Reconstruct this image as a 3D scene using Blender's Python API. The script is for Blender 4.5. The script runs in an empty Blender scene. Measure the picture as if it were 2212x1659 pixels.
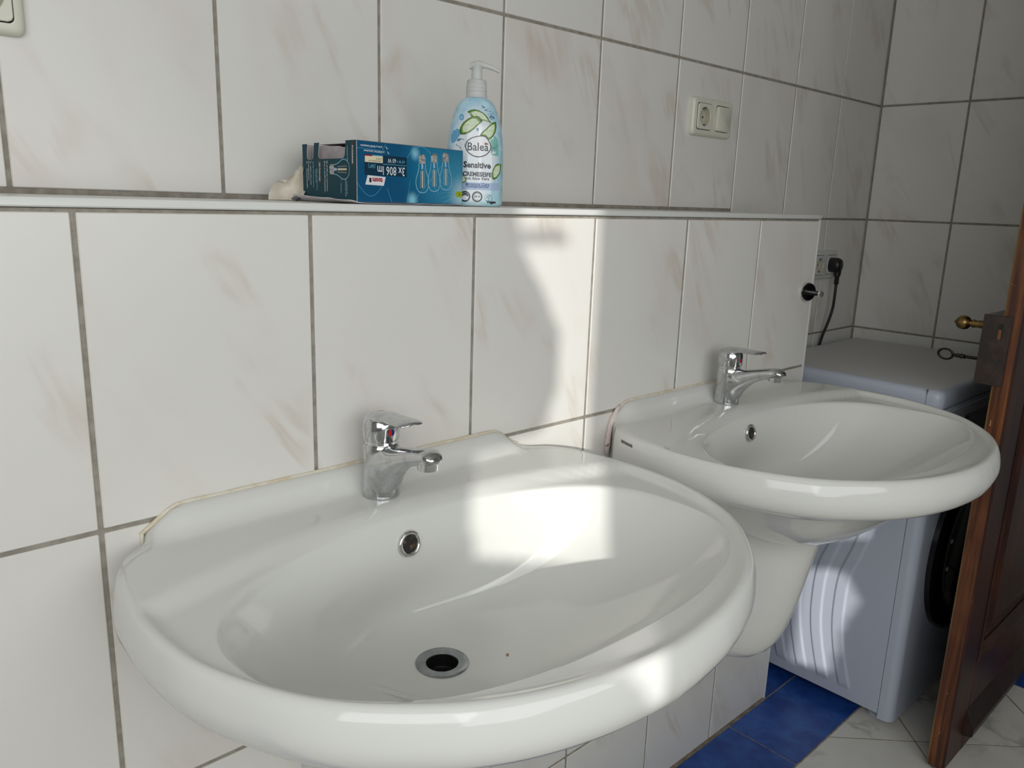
import bpy, bmesh, math, random
from mathutils import Vector, Matrix, noise
random.seed(7)
SC = bpy.context.scene
COL = SC.collection
PI = math.pi

# ------------------------------------------------------------------ camera, light, exposure
SC.view_settings.view_transform = 'Standard'
SC.view_settings.look = 'None'
SC.view_settings.gamma = 1.0
SC.view_settings.use_curve_mapping = False
SC.view_settings.exposure = 0.0
cd = bpy.data.cameras.new('camera'); cam = bpy.data.objects.new('camera', cd); COL.objects.link(cam)
R0 = Vector((0.7322987, -0.6802194, 0.0322522)); R1 = Vector((-0.1312384, -0.1874429, -0.9734689)); R2 = Vector((0.6682178, 0.7086373, -0.2265351))
M = Matrix.Identity(4)
for i in range(3):
    M[i][0] = R0[i]; M[i][1] = -R1[i]; M[i][2] = -R2[i]
M.translation = (-0.22074, -0.8558, 1.23173)
cam.matrix_world = M
cd.sensor_width = 36.0; cd.lens = 1712.1 / 2212 * 36.0; cd.clip_start = 0.02
SC.camera = cam

w = bpy.data.worlds.new('world'); SC.world = w; w.use_nodes = True
wb = w.node_tree.nodes['Background']; wb.inputs[0].default_value = (0.62, 0.78, 1.0, 1); wb.inputs[1].default_value = 0.8
SUN_AZ, SUN_EL = math.radians(47), math.radians(15)
sd = bpy.data.lights.new('sun', 'SUN'); so = bpy.data.objects.new('sun', sd); COL.objects.link(so)
sdir = Vector((math.cos(SUN_EL) * math.cos(SUN_AZ), math.cos(SUN_EL) * math.sin(SUN_AZ), -math.sin(SUN_EL)))
so.rotation_euler = (-sdir).to_track_quat('Z', 'Y').to_euler()
sd.energy = 2.7; sd.angle = math.radians(0.6); sd.color = (1.0, 0.97, 0.92)

def area(name, loc, target, sx, sy, power, color):
    l = bpy.data.lights.new(name, 'AREA'); l.shape = 'RECTANGLE'; l.size = sx; l.size_y = sy; l.energy = power; l.color = color
    o = bpy.data.objects.new(name, l); COL.objects.link(o); o.location = loc
    o.rotation_euler = (Vector(loc) - Vector(target)).to_track_quat('Z', 'Y').to_euler()
    return o
area('window_daylight', (-0.85, -1.50, 1.62), (1.1, 0, 1.15), 1.25, 1.15, 13.5, (0.96, 0.97, 0.98))
area('window_daylight_b', (0.10, -1.90, 1.38), (0.30, 0, 1.05), 1.5, 1.15, 13.0, (0.96, 0.97, 0.98))

# ------------------------------------------------------------------ materials
def mat(name, col, rough=0.5, metal=0.0, spec=0.5, coat=0.0, trans=0.0, emis=None, alpha=None):
    m = bpy.data.materials.new(name); m.use_nodes = True
    b = m.node_tree.nodes['Principled BSDF']
    b.inputs['Base Color'].default_value = (*col, 1); b.inputs['Roughness'].default_value = rough
    b.inputs['Metallic'].default_value = metal; b.inputs['Specular IOR Level'].default_value = spec
    b.inputs['Coat Weight'].default_value = coat; b.inputs['Coat Roughness'].default_value = 0.05
    b.inputs['Transmission Weight'].default_value = trans
    return m
def srgb(r, g, b):
    f = lambda c: ((c / 255 + 0.055) / 1.055) ** 2.4 if c / 255 > 0.04045 else c / 255 / 12.92
    return (f(r), f(g), f(b))
class NT:
    def __init__(s, m): s.t = m.node_tree; s.n = s.t.nodes; s.l = s.t.links; s.b = s.n['Principled BSDF']
    def add(s, ty, **kw):
        n = s.n.new(ty)
        for k, v in kw.items():
            if k.startswith('_'): n.inputs[int(k[1:])].default_value = v
            else: setattr(n, k, v)
        return n
    def link(s, a, b): s.l.new(a, b)
    def math(s, op, a, b=None, clamp=False):
        n = s.n.new('ShaderNodeMath'); n.operation = op; n.use_clamp = clamp
        for i, v in enumerate((a, b)):
            if v is None: continue
            if isinstance(v, (int, float)): n.inputs[i].default_value = v
            else: s.l.new(v, n.inputs[i])
        return n.outputs[0]
    def mix(s, fac, a, b):
        n = s.n.new('ShaderNodeMix'); n.data_type = 'RGBA'
        for sock, v in ((n.inputs[0], fac), (n.inputs[6], a), (n.inputs[7], b)):
            if isinstance(v, (int, float)): sock.default_value = v
            elif isinstance(v, tuple): sock.default_value = (*v, 1)
            else: s.l.new(v, sock)
        return n.outputs[2]
    def mapr(s, v, a, b, c=0.0, d=1.0):
        n = s.n.new('ShaderNodeMapRange'); s.l.new(v, n.inputs[0])
        for i, x in zip((1, 2, 3, 4), (a, b, c, d)): n.inputs[i].default_value = x
        n.interpolation_type = 'SMOOTHSTEP'
        return n.outputs[0]
    def noise(s, vec, scale, detail=3, rough=0.5, w=None, dist=0.0):
        n = s.n.new('ShaderNodeTexNoise'); n.noise_dimensions = '4D' if w is not None else '3D'
        s.l.new(vec, n.inputs['Vector']); n.inputs['Scale'].default_value = scale; n.inputs['Detail'].default_value = detail
        n.inputs['Roughness'].default_value = rough; n.inputs['Distortion'].default_value = dist
        if w is not None: s.l.new(w, n.inputs['W'])
        return n.outputs[0]
    def mapping(s, vec, rot=(0, 0, 0), scale=(1, 1, 1)):
        n = s.n.new('ShaderNodeMapping'); s.l.new(vec, n.inputs[0]); n.inputs['Rotation'].default_value = rot; n.inputs['Scale'].default_value = scale
        return n.outputs[0]

def marble(name, base, vein1, vein2, amt=1.0, rough=0.3, rot=(0, math.radians(26), 0), floor=False):
    m = mat(name, base, rough, spec=0.5); t = NT(m)
    tc = t.add('ShaderNodeTexCoord').outputs['Object']; rnd = t.add('ShaderNodeObjectInfo').outputs['Random']
    w_ = t.math('MULTIPLY', rnd, 37.0); w2 = t.math('ADD', w_, 5.3); w3 = t.math('ADD', w_, 11.7)
    r1 = t.mapping(tc, rot, (1, 1, 1))
    st = t.mapping(r1, (0, 0, 0), (8, 8, 1.7) if not floor else (5, 5, 5))
    n1 = t.noise(st, 1.0, 4, 0.55, w_, 0.5)
    ridge = t.math('SUBTRACT', 1.0, t.math('MULTIPLY', t.math('ABSOLUTE', t.math('SUBTRACT', n1, 0.5)), 22.0), True)
    msk = t.mapr(t.noise(tc, 7.0, 2, 0.5, w2), 0.44, 0.66)
    v = t.math('MULTIPLY', t.math('MULTIPLY', ridge, msk), 0.55 * amt)
    st2 = t.mapping(r1, (0, 0, 0), (5, 5, 2.2))
    blot = t.math('MULTIPLY', t.mapr(t.noise(st2, 1.6, 3, 0.5, w3, 0.3), 0.5, 0.72), 0.5 * amt)
    cloud = t.math('MULTIPLY', t.mapr(t.noise(tc, 4.0, 2, 0.5, w2), 0.35, 0.7), 0.22 * amt)
    c = t.mix(blot, base, vein2)
    c = t.mix(cloud, c, tuple(x * 0.86 for x in base))
    c = t.mix(v, c, vein1)
    t.link(c, t.b.inputs['Base Color'])
    return m

M_TILE = marble('glazed_tile', srgb(226, 225, 219), srgb(188, 168, 146), srgb(216, 204, 195), 0.70)
M_FTILE = marble('floor_tile', srgb(218, 216, 208), srgb(140, 140, 134), srgb(196, 194, 186), 1.2, 0.35, floor=True)
def blue_tile():
    m = mat('blue_tile', srgb(36, 72, 128), 0.4); t = NT(m)
    tc = t.add('ShaderNodeTexCoord').outputs['Object']; rnd = t.add('ShaderNodeObjectInfo').outputs['Random']
    w_ = t.math('MULTIPLY', rnd, 19.0)
    a = t.mapr(t.noise(tc, 14.0, 5, 0.62, w_, 0.4), 0.35, 0.7)
    b_ = t.mapr(t.noise(tc, 45.0, 4, 0.7, w_), 0.6, 0.78)
    c = t.mix(a, srgb(24, 60, 134), srgb(44, 90, 166)); c = t.mix(t.math('MULTIPLY', b_, 0.35), c, srgb(120, 140, 165))
    t.link(c, t.b.inputs['Base Color']); return m
M_BLUE = blue_tile()
def noisy(name, c1, c2, scale, rough=0.8, bump=0.0, metal=0.0, lo=0.35, hi=0.65, vec=None):
    m = mat(name, c1, rough, metal); t = NT(m)
    tc = t.add('ShaderNodeTexCoord').outputs['Object']
    if vec: tc = t.mapping(tc, (0, 0, 0), vec)
    n = t.noise(tc, scale, 5, 0.6)
    t.link(t.mix(t.mapr(n, lo, hi), c1, c2), t.b.inputs['Base Color'])
    if bump:
        bn = t.add('ShaderNodeBump'); bn.inputs['Strength'].default_value = bump; bn.inputs['Distance'].default_value = 0.002
        t.link(n, bn.inputs['Height']); t.link(bn.outputs[0], t.b.inputs['Normal'])
    return m
M_GROUT = noisy('grout', srgb(138, 132, 120), srgb(158, 153, 142), 60, 0.9, 0.3)
M_FGROUT = noisy('floor_grout', srgb(128, 114, 96), srgb(160, 148, 130), 40, 0.9, 0.3)
M_PLASTER = noisy('plaster', srgb(206, 205, 202), srgb(196, 195, 192), 8, 0.9)
M_CERAMIC = mat('sanitary_ceramic', srgb(220, 221, 216), 0.075, spec=0.5)
def chrome_mat():
    m = mat('chrome', (0.62, 0.63, 0.64), 0.12, 1.0); t = NT(m)
    tc = t.add('ShaderNodeTexCoord').outputs['Object']
    n = t.mapr(t.noise(tc, 90.0, 5, 0.65), 0.42, 0.68)
    t.link(t.math('ADD', t.math('MULTIPLY', n, 0.14), 0.08), t.b.inputs['Roughness'])
    t.link(t.mix(n, (0.62, 0.63, 0.64), (0.50, 0.51, 0.52)), t.b.inputs['Base Color']); return m
M_CHROME = chrome_mat()
M_CHROME2 = mat('polished_chrome', (0.72, 0.72, 0.72), 0.1, 1.0)
M_STEEL = noisy('dull_steel', (0.36, 0.38, 0.39), (0.27, 0.285, 0.29), 60, 0.33, 0, 1.0)
M_DARKHOLE = mat('dark_hole', (0.006, 0.006, 0.006), 0.4)
M_RUST = noisy('rusty_overflow', (0.012, 0.011, 0.010), (0.16, 0.09, 0.04), 120, 0.6, lo=0.52, hi=0.7)
M_PLUG = mat('black_rubber', (0.008, 0.008, 0.009), 0.38)
M_PLASTIC = mat('cream_plastic', srgb(214, 214, 198), 0.28)
M_PLASTIC2 = mat('white_plastic', srgb(206, 207, 203), 0.3)
M_TRIM = mat('white_trim', srgb(226, 228, 224), 0.3)
M_SEAL = noisy('silicone', srgb(222, 217, 202), srgb(210, 198, 170), 50, 0.5)
M_SEALPINK = noisy('cracked_silicone', srgb(226, 210, 206), srgb(120, 100, 95), 110, 0.6, lo=0.62, hi=0.72)
M_WASH = mat('washer_white', srgb(184, 191, 205), 0.32)
M_WASHTOP = mat('washer_top', srgb(200, 200, 200), 0.5)
M_PANELG = mat('panel_grey', srgb(176, 181, 190), 0.35)
M_BLACK = mat('gloss_black', (0.004, 0.004, 0.005), 0.12)
M_MARKW = mat('print_white', srgb(225, 232, 236), 0.5)
M_RED = mat('red', srgb(200, 24, 36), 0.3); M_BLU = mat('blue', srgb(14, 26, 110), 0.3)

def wood(name, dark, mid, light, wear):
    m = mat(name, dark, 0.42); t = NT(m)
    tc = t.add('ShaderNodeTexCoord').outputs['Object']
    st = t.mapping(tc, (0, 0, 0), (60, 60, 2.2))
    n = t.mapr(t.noise(st, 1.0, 5, 0.6, None, 0.6), 0.3, 0.72)
    n2 = t.mapr(t.noise(tc, 5.0, 3, 0.5), 0.4, 0.65)
    c = t.mix(n, dark, mid); c = t.mix(t.math('MULTIPLY', n, n2), c, light)
    st3 = t.mapping(tc, (0, 0, 0), (140, 140, 26))
    ch = t.mapr(t.noise(st3, 1.0, 4, 0.65), 0.70, 0.73)
    c = t.mix(t.math('MULTIPLY', ch, wear), c, srgb(196, 160, 110))
    t.link(c, t.b.inputs['Base Color'])
    bn = t.add('ShaderNodeBump'); bn.inputs['Strength'].default_value = 0.25; bn.inputs['Distance'].default_value = 0.001
    t.link(n, bn.inputs['Height']); t.link(bn.outputs[0], t.b.inputs['Normal'])
    return m
M_WOODE = wood('worn_door_edge', srgb(56, 26, 13), srgb(110, 62, 32), srgb(140, 86, 46), 1.0)
M_WOODY = wood('bare_arris', srgb(110, 74, 34), srgb(150, 108, 52), srgb(190, 150, 84), 0.9)
M_WOODF = wood('dark_door', srgb(36, 13, 8), srgb(54, 21, 12), srgb(84, 40, 18), 0.15)
M_IRON = noisy('painted_iron', srgb(58, 44, 38), srgb(38, 30, 27), 40, 0.5, 0.2)
M_IRONTOP = noisy('worn_iron', srgb(120, 122, 124), srgb(74, 74, 76), 50, 0.4, 0.1, 0.6)
M_KEY = mat('old_key_iron', srgb(58, 52, 46), 0.4, 0.9)
M_BRASS = noisy('old_brass', (0.30, 0.20, 0.07), (0.14, 0.09, 0.035), 70, 0.35, 0, 1.0)

# ------------------------------------------------------------------ mesh helpers
def tag(o, label=None, cat=None, group=None, kind=None):
    if label: o['label'] = label
    if cat: o['category'] = cat
    if group: o['group'] = group
    if kind: o['kind'] = kind
    return o
def link(name, me, parent=None, loc=None, rotz=None, mx=None):
    o = bpy.data.objects.new(name, me); COL.objects.link(o)
    if parent is not None: o.parent = parent
    if mx is not None: o.matrix_local = mx
    if loc is not None: o.location = loc
    if rotz is not None: o.rotation_euler = (0, 0, rotz)
    return o
def empty(name, loc=(0, 0, 0), rotz=0, label=None, cat=None, group=None):
    o = bpy.data.objects.new(name, None); COL.objects.link(o); o.location = loc; o.rotation_euler = (0, 0, rotz); o.empty_display_size = 0.05
    return tag(o, label, cat, group)
def mesh(name, bm, mats, smooth=False, angle=None):
    me = bpy.data.meshes.new(name); bmesh.ops.recalc_face_normals(bm, faces=bm.faces[:]) if angle != 'keep' else None
    bm.to_mesh(me); bm.free()
    for m in (mats if isinstance(mats, (list, tuple)) else [mats]): me.materials.append(m)
    if smooth:
        me.polygons.foreach_set('use_smooth', [True] * len(me.polygons))
        if isinstance(angle, (int, float)): me.set_sharp_from_angle(angle=math.radians(angle))
    me.update()
    return me
def box_bm(x0, x1, y0, y1, z0, z1, bev=0.0, seg=2, bm=None):
    b = bmesh.new()
    vs = [b.verts.new((x, y, z)) for x in (x0, x1) for y in (y0, y1) for z in (z0, z1)]
    for f in ((0, 1, 3, 2), (4, 6, 7, 5), (0, 4, 5, 1), (2, 3, 7, 6), (0, 2, 6, 4), (1, 5, 7, 3)): b.faces.new([vs[i] for i in f])
    bmesh.ops.recalc_face_normals(b, faces=b.faces[:])
    if bev > 0: bmesh.ops.bevel(b, geom=b.edges[:], offset=bev, segments=seg, affect='EDGES', profile=0.5)
    if bm is None: return b
    join(bm, b); return bm
def join(bm, b, mi=None, mx=None):
    vm = {v: bm.verts.new(mx @ v.co if mx is not None else v.co) for v in b.verts}
    for f in b.faces:
        nf = bm.faces.new([vm[v] for v in f.verts]); nf.material_index = f.material_index if mi is None else mi; nf.smooth = f.smooth
    b.free()
def lathe_bm(prof, n=32, sx=1.0, sy=1.0, cap=True):
    b = bmesh.new(); rings = []
    for r, z in prof:
        if r < 1e-6: rings.append([b.verts.new((0, 0, z))])
        else: rings.append([b.verts.new((r * sx * math.cos(2 * PI * i / n), r * sy * math.sin(2 * PI * i / n), z)) for i in range(n)])
    for a, c in zip(rings, rings[1:]):
        for i in range(n):
            j = (i + 1) % n
            if len(a) == 1 and len(c) == 1: continue
            if len(a) == 1: b.faces.new((a[0], c[i], c[j]))
            elif len(c) == 1: b.faces.new((a[i], a[j], c[0]))
            else: b.faces.new((a[i], a[j], c[j], c[i]))
    if cap:
        for r in (rings[0], rings[-1]):
            if len(r) > 1: b.faces.new(r)
    bmesh.ops.recalc_face_normals(b, faces=b.faces[:])
    return b
def loft_bm(rings, close=True, cap=True):
    b = bmesh.new(); R = [[b.verts.new(p) for p in r] for r in rings]; n = len(R[0])
    for a, c in zip(R, R[1:]):
        for i in range(n if close else n - 1):
            j = (i + 1) % n; b.faces.new((a[i], a[j], c[j], c[i]))
    if cap: b.faces.new(R[0]); b.faces.new(R[-1])
    bmesh.ops.recalc_face_normals(b, faces=b.faces[:])
    return b
def tube_bm(path, rad, n=12, cap=True):
    P = [Vector(p) for p in path]; rings = []; up = None
    for i, p in enumerate(P):
        t = (P[min(i + 1, len(P) - 1)] - P[max(i - 1, 0)]).normalized()
        if up is None: up = t.orthogonal().normalized()
        up = (up - t * up.dot(t)).normalized(); s = t.cross(up)
        r = rad[i] if isinstance(rad, (list, tuple)) else rad
        rings.append([p + (up * math.cos(2 * PI * k / n) + s * math.sin(2 * PI * k / n)) * r for k in range(n)])
    return loft_bm(rings, True, cap)
def smoothstep(x): x = max(0.0, min(1.0, x)); return x * x * (3 - 2 * x)
def interp(tab, x):
    if x <= tab[0][0]: return tab[0][1]
    for (a, b), (c, d) in zip(tab, tab[1:]):
        if x <= c: return b + (d - b) * (x - a) / (c - a)
    return tab[-1][1]
def cat(tab, x):   # catmull-rom style smooth interpolation
    n = len(tab)
    if x <= tab[0][0]: return tab[0][1]
    if x >= tab[-1][0]: return tab[-1][1]
    for i in range(n - 1):
        if x <= tab[i + 1][0]:
            x0, y0 = tab[i]; x1, y1 = tab[i + 1]; h = x1 - x0; t = (x - x0) / h
            m0 = (y1 - tab[i - 1][1]) / (x1 - tab[i - 1][0]) if i > 0 else (y1 - y0) / h
            m1 = (tab[i + 2][1] - y0) / (tab[i + 2][0] - x0) if i < n - 2 else (y1 - y0) / h
            return (2*t**3 - 3*t*t + 1) * y0 + (t**3 - 2*t*t + t) * h * m0 + (-2*t**3 + 3*t*t) * y1 + (t**3 - t*t) * h * m1

# text as flat 2-D polygons, cached
def text_polys(s, size, spacing=1.0, bold=0.0, xs=1.0):
    cu = bpy.data.curves.new('t', 'FONT'); cu.body = s; cu.size = size; cu.space_character = spacing; cu.offset = bold
    cu.align_x = 'CENTER'; cu.align_y = 'CENTER'; cu.resolution_u = 2
    o = bpy.data.objects.new('t', cu); COL.objects.link(o)
    bpy.context.view_layer.update()
    me = bpy.data.meshes.new_from_object(o)
    res = ([(v.co.x * xs, v.co.y) for v in me.vertices], [tuple(p.vertices) for p in me.polygons])
    bpy.data.objects.remove(o); bpy.data.curves.remove(cu); bpy.data.meshes.remove(me)
    return res
class Print:            # flat print laid on a surface through a mapping (u, v, lift) -> point
    def __init__(s, fn): s.fn = fn; s.bm = bmesh.new(); s.mats = []
    def mi(s, m):
        if m not in s.mats: s.mats.append(m)
        return s.mats.index(m)
    def polys(s, vs, fs, m, lift, cx=0, cy=0, rot=0.0):
        c, sn = math.cos(rot), math.sin(rot); k = s.mi(m)
        V = [s.bm.verts.new(s.fn(cx + x * c - y * sn, cy + x * sn + y * c, lift)) for x, y in vs]
        for f in fs:
            try: nf = s.bm.faces.new([V[i] for i in f]); nf.material_index = k
            except ValueError: pass
    def text(s, t, size, cx, cy, m, lift=2e-4, rot=0.0, bold=0.0, xs=1.0, spacing=1.0):
        vs, fs = text_polys(t, size, spacing, bold, xs); s.polys(vs, fs, m, lift, cx, cy, rot)
    def poly(s, pts, m, lift=1e-4, rings=5, cx=0, cy=0, rot=0.0):
        n = len(pts); ox = sum(p[0] for p in pts) / n; oy = sum(p[1] for p in pts) / n
        vs = [(ox, oy)]; fs = []
        for r in range(1, rings + 1):
            for p in pts: vs.append((ox + (p[0] - ox) * r / rings, oy + (p[1] - oy) * r / rings))
        for i in range(n): fs.append((0, 1 + i, 1 + (i + 1) % n))
        for r in range(rings - 1):
            a = 1 + r * n; b = a + n
            for i in range(n): j = (i + 1) % n; fs.append((a + i, b + i, b + j, a + j))
        s.polys(vs, fs, m, lift, cx, cy, rot)
    def rect(s, x0, x1, y0, y1, m, lift=1e-4, nx=8):
        vs = [(x0 + (x1 - x0) * i / nx, y) for y in (y0, y1) for i in range(nx + 1)]
        s.polys(vs, [(i, i + 1, i + nx + 2, i + nx + 1) for i in range(nx)], m, lift)
    def stroke(s, pts, wd, m, lift=1.5e-4, closed=False):
        P = [Vector(p) for p in pts]; n = len(P); vs = []
        for i in range(n):
            a = P[(i - 1) % n] if closed or i > 0 else P[i]; b = P[(i + 1) % n] if closed or i < n - 1 else P[i]
            d = (b - a).normalized(); nn = Vector((-d.y, d.x)) * wd / 2
            vs += [tuple(P[i] + nn), tuple(P[i] - nn)]
        k = n if closed else n - 1
        s.polys(vs, [(2*i, 2*i+1, 2*((i+1) % n)+1, 2*((i+1) % n)) for i in range(k)], m, lift)
    def done(s, name, parent):
        return link(name, mesh(name, s.bm, s.mats, angle='keep'), parent)
def ell(a, b, n=28, cx=0, cy=0, rot=0.0):
    c, s = math.cos(rot), math.sin(rot)
    return [(cx + a * math.cos(t) * c - b * math.sin(t) * s, cy + a * math.cos(t) * s + b * math.sin(t) * c) for t in [2 * PI * i / n for i in range(n)]]

# ------------------------------------------------------------------ setting
TW, TH, J, TT = 0.253, 0.33182, 0.0054, 0.007
ZJ = 1.2090
tile_cache = {}
def tile_mesh(wd, ht, th=TT, m=M_TILE, bev=0.0011):
    k = (round(wd, 4), round(ht, 4), m.name)
    if k not in tile_cache:
        tile_cache[k] = mesh('tile', box_bm(-wd / 2, wd / 2, 0, th, -ht / 2, ht / 2, bev, 1), m)
    return tile_cache[k]
def tiled(parent, origin, ux, rng, cols, rows, jw=J):
    """cols / rows: joint positions along the wall direction and in height; rng clips"""
    a0, a1, z0, z1 = rng
    ang = math.atan2(ux[1], ux[0])
    for c0, c1 in zip(cols, cols[1:]):
        A, B = max(c0 + jw / 2, a0), min(c1 - jw / 2, a1)
        if B - A < 0.01: continue
        for r0, r1 in zip(rows, rows[1:]):
            P, Q = max(r0 + jw / 2, z0), min(r1 - jw / 2, z1)
            if Q - P < 0.01: continue
            mid = Vector(origin) + Vector((ux[0], ux[1], 0)) * (A + B) / 2
            jit = random.uniform(-0.0004, 0.0004)
            o = link('tile', tile_mesh(B - A, Q - P), parent, (mid.x - ux[1] * -jit, mid.y + jit * ux[0], (P + Q) / 2), ang)

XL, XR, YB, YW, ZC = -2.0, 2.279, -2.0, 0.228, 2.5
def struct(name, bm, m, smooth=False):
    o = link(name, mesh(name, bm, m, smooth)); o['kind'] = 'structure'; return o
# half-height wall (y = 0 face), 1.518 long
XE = 1.518
lower = struct('wall_lower', box_bm(XL, XE - 0.004, 0.0022, YW + 0.004, 0, ZJ + 0.001), M_GROUT)
rows_low = [ZJ - 4 * TH, ZJ - 3 * TH, ZJ - 2 * TH, ZJ - TH, ZJ]
tiled(lower, (0, 0, 0), (1, 0), (XL, XE - 0.001, 0.005, 2), [k * TW for k in range(-8, 8)], rows_low)
for P, Q in ((0.005, ZJ - 3 * TH), (ZJ - 3 * TH, ZJ - 2 * TH), (ZJ - 2 * TH, ZJ - TH), (ZJ - TH, ZJ)):   # end face of the half wall
    link('tile', tile_mesh(YW - 0.012, Q - P - J), lower, (XE - 0.0005, (YW) / 2 + 0.001, (P + Q) / 2), PI / 2)
# corner profile
tr = link('edge_profile', mesh('edge_profile', box_bm(XE - 0.0025, XE + 0.0015, -0.0008, 0.006, 0, ZJ), M_TRIM), lower)
# ledge: rounded nosing and top slabs
ZL = 1.2205
def nosing():
    prof = [(0.006, 0.0), (-0.0025, 0.0), (-0.004, 0.0015), (-0.004, 0.0068), (-0.0028, 0.0088), (0.000, 0.0095), (0.006, 0.0095)]
    rings = []
    for x, k in ((XL, 1), (XE - 0.004, 1), (XE + 0.002, 0.8), (XE + 0.004, 0.4)):
        rings.append([(x, 0.006 + (y - 0.006) * k, ZL - 0.0095 + 0.00475 + (z - 0.00475) * k) for y, z in prof])
    return loft_bm(rings)
trim = link('trim_1', mesh('trim_1', nosing(), M_TRIM, True, 40)); trim['kind'] = 'structure'
ledge = link('trim_2', mesh('trim_2', box_bm(XL, XE, 0.006, YW - 0.0005, ZJ + 0.001, ZL - 0.002), M_GROUT)); ledge['kind'] = 'structure'
for k in range(-8, 7):
    a, b = k * TW + 0.001, min((k + 1) * TW - 0.001, XE)
    a = max(a, XL)
    if b - a > 0.02: link('ledge_tile', mesh('ledge_tile', box_bm(a, b, 0.0065, YW - 0.004, ZL - 0.004, ZL - random.uniform(0.0001, 0.0007), 0.0006, 1), M_TILE), ledge)
# upper wall
back = struct('wall_back', box_bm(XL, XR + 0.02, YW + 0.0022, YW + 0.1, 0, ZC), M_GROUT)
cols_u = [-0.004 + k * TW for k in range(-8, 9)] + [XR + 0.0]
rows_u = [1.2065 + k * TH for k in range(0, 5)]
tiled(back, (0, YW, 0), (1, 0), (XL, XR - 0.003, 0, ZC), cols_u, rows_u[1:])
tiled(back, (0, YW, 0), (1, 0), (XL, XE + 0.0, ZL + 0.0065, ZC), [c for c in cols_u if c < XE + 0.01], rows_u[:2])
tiled(back, (0, YW, 0), (1, 0), (XE - 0.004 + J/2, XR - 0.003, 0, ZC), [c for c in cols_u if c > XE - 0.01], rows_u[:2])
tiled(back, (0, YW, 0), (1, 0), (XE - 0.004 + J/2, XR - 0.003, 0.005, ZC), [c for c in cols_u if c > XE - 0.01], [1.2065 - k * TH for k in (4, 3, 2, 1, 0)])
# right wall with a doorway from y=-0.46 to y=-1.30
right = struct('wall_right', box_bm(XR + 0.0022, XR + 0.1, -0.46, YW + 0.1, 0, ZC), M_GROUT)
box2 = box_bm(XR + 0.0022, XR + 0.1, YB, -1.30, 0, ZC); box_bm(XR + 0.0022, XR + 0.1, -1.30, -0.46, 2.05, ZC, bm=box2)
link('wall_panel', mesh('wall_panel', box2, M_PLASTER), right)
cols_r = [YW, -0.016, -0.016 - TW, -0.46]
for c0, c1 in zip(cols_r, cols_r[1:]):
    A, B = c1 + J / 2, c0 - (J / 2 if c0 != YW else 0.004)
    for k in range(-4, 4):
        P, Q = max(1.2065 + k * TH + J / 2, 0.005), min(1.2065 + (k + 1) * TH - J / 2, ZC)
        link('tile', tile_mesh(B - A, Q - P), right, (XR + TT - 0.007, (A + B) / 2, (P + Q) / 2), -PI / 2)
corner = link('corner_joint', mesh('corner_joint', tube_bm([(XR - 0.001, YW - 0.001, 0.8), (XR - 0.001, YW - 0.001, ZC)], 0.0032, 8), noisy('corner_silicone', srgb(150, 150, 132), srgb(132, 132, 116), 30, 0.6)), back)
hall = struct('wall_hall', box_bm(XR + 0.7, XR + 0.75, YB, YW, 0, ZC), M_PLASTER)
# remaining shell
b = box_bm(XL - 0.1, XL, YB - 0.1, YW + 0.1, 0, ZC); struct('wall_left', b, M_PLASTER)
struct('ceiling', box_bm(XL - 0.1, XR + 0.75, YB - 0.1, YW + 0.1, ZC, ZC + 0.1), M_PLASTER)
WX0, WX1, WZ0, WZ1 = -1.55, 0.35, 0.72, 2.05
wf = box_bm(XL - 0.1, WX0, YB - 0.12, YB, 0, ZC); box_bm(WX1, XR + 0.75, YB - 0.12, YB, 0, ZC, bm=wf)
box_bm(WX0, WX1, YB - 0.12, YB, 0, WZ0, bm=wf); box_bm(WX0, WX1, YB - 0.12, YB, WZ1, ZC, bm=wf)
struct('wall_front', wf, M_PLASTER)
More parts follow.
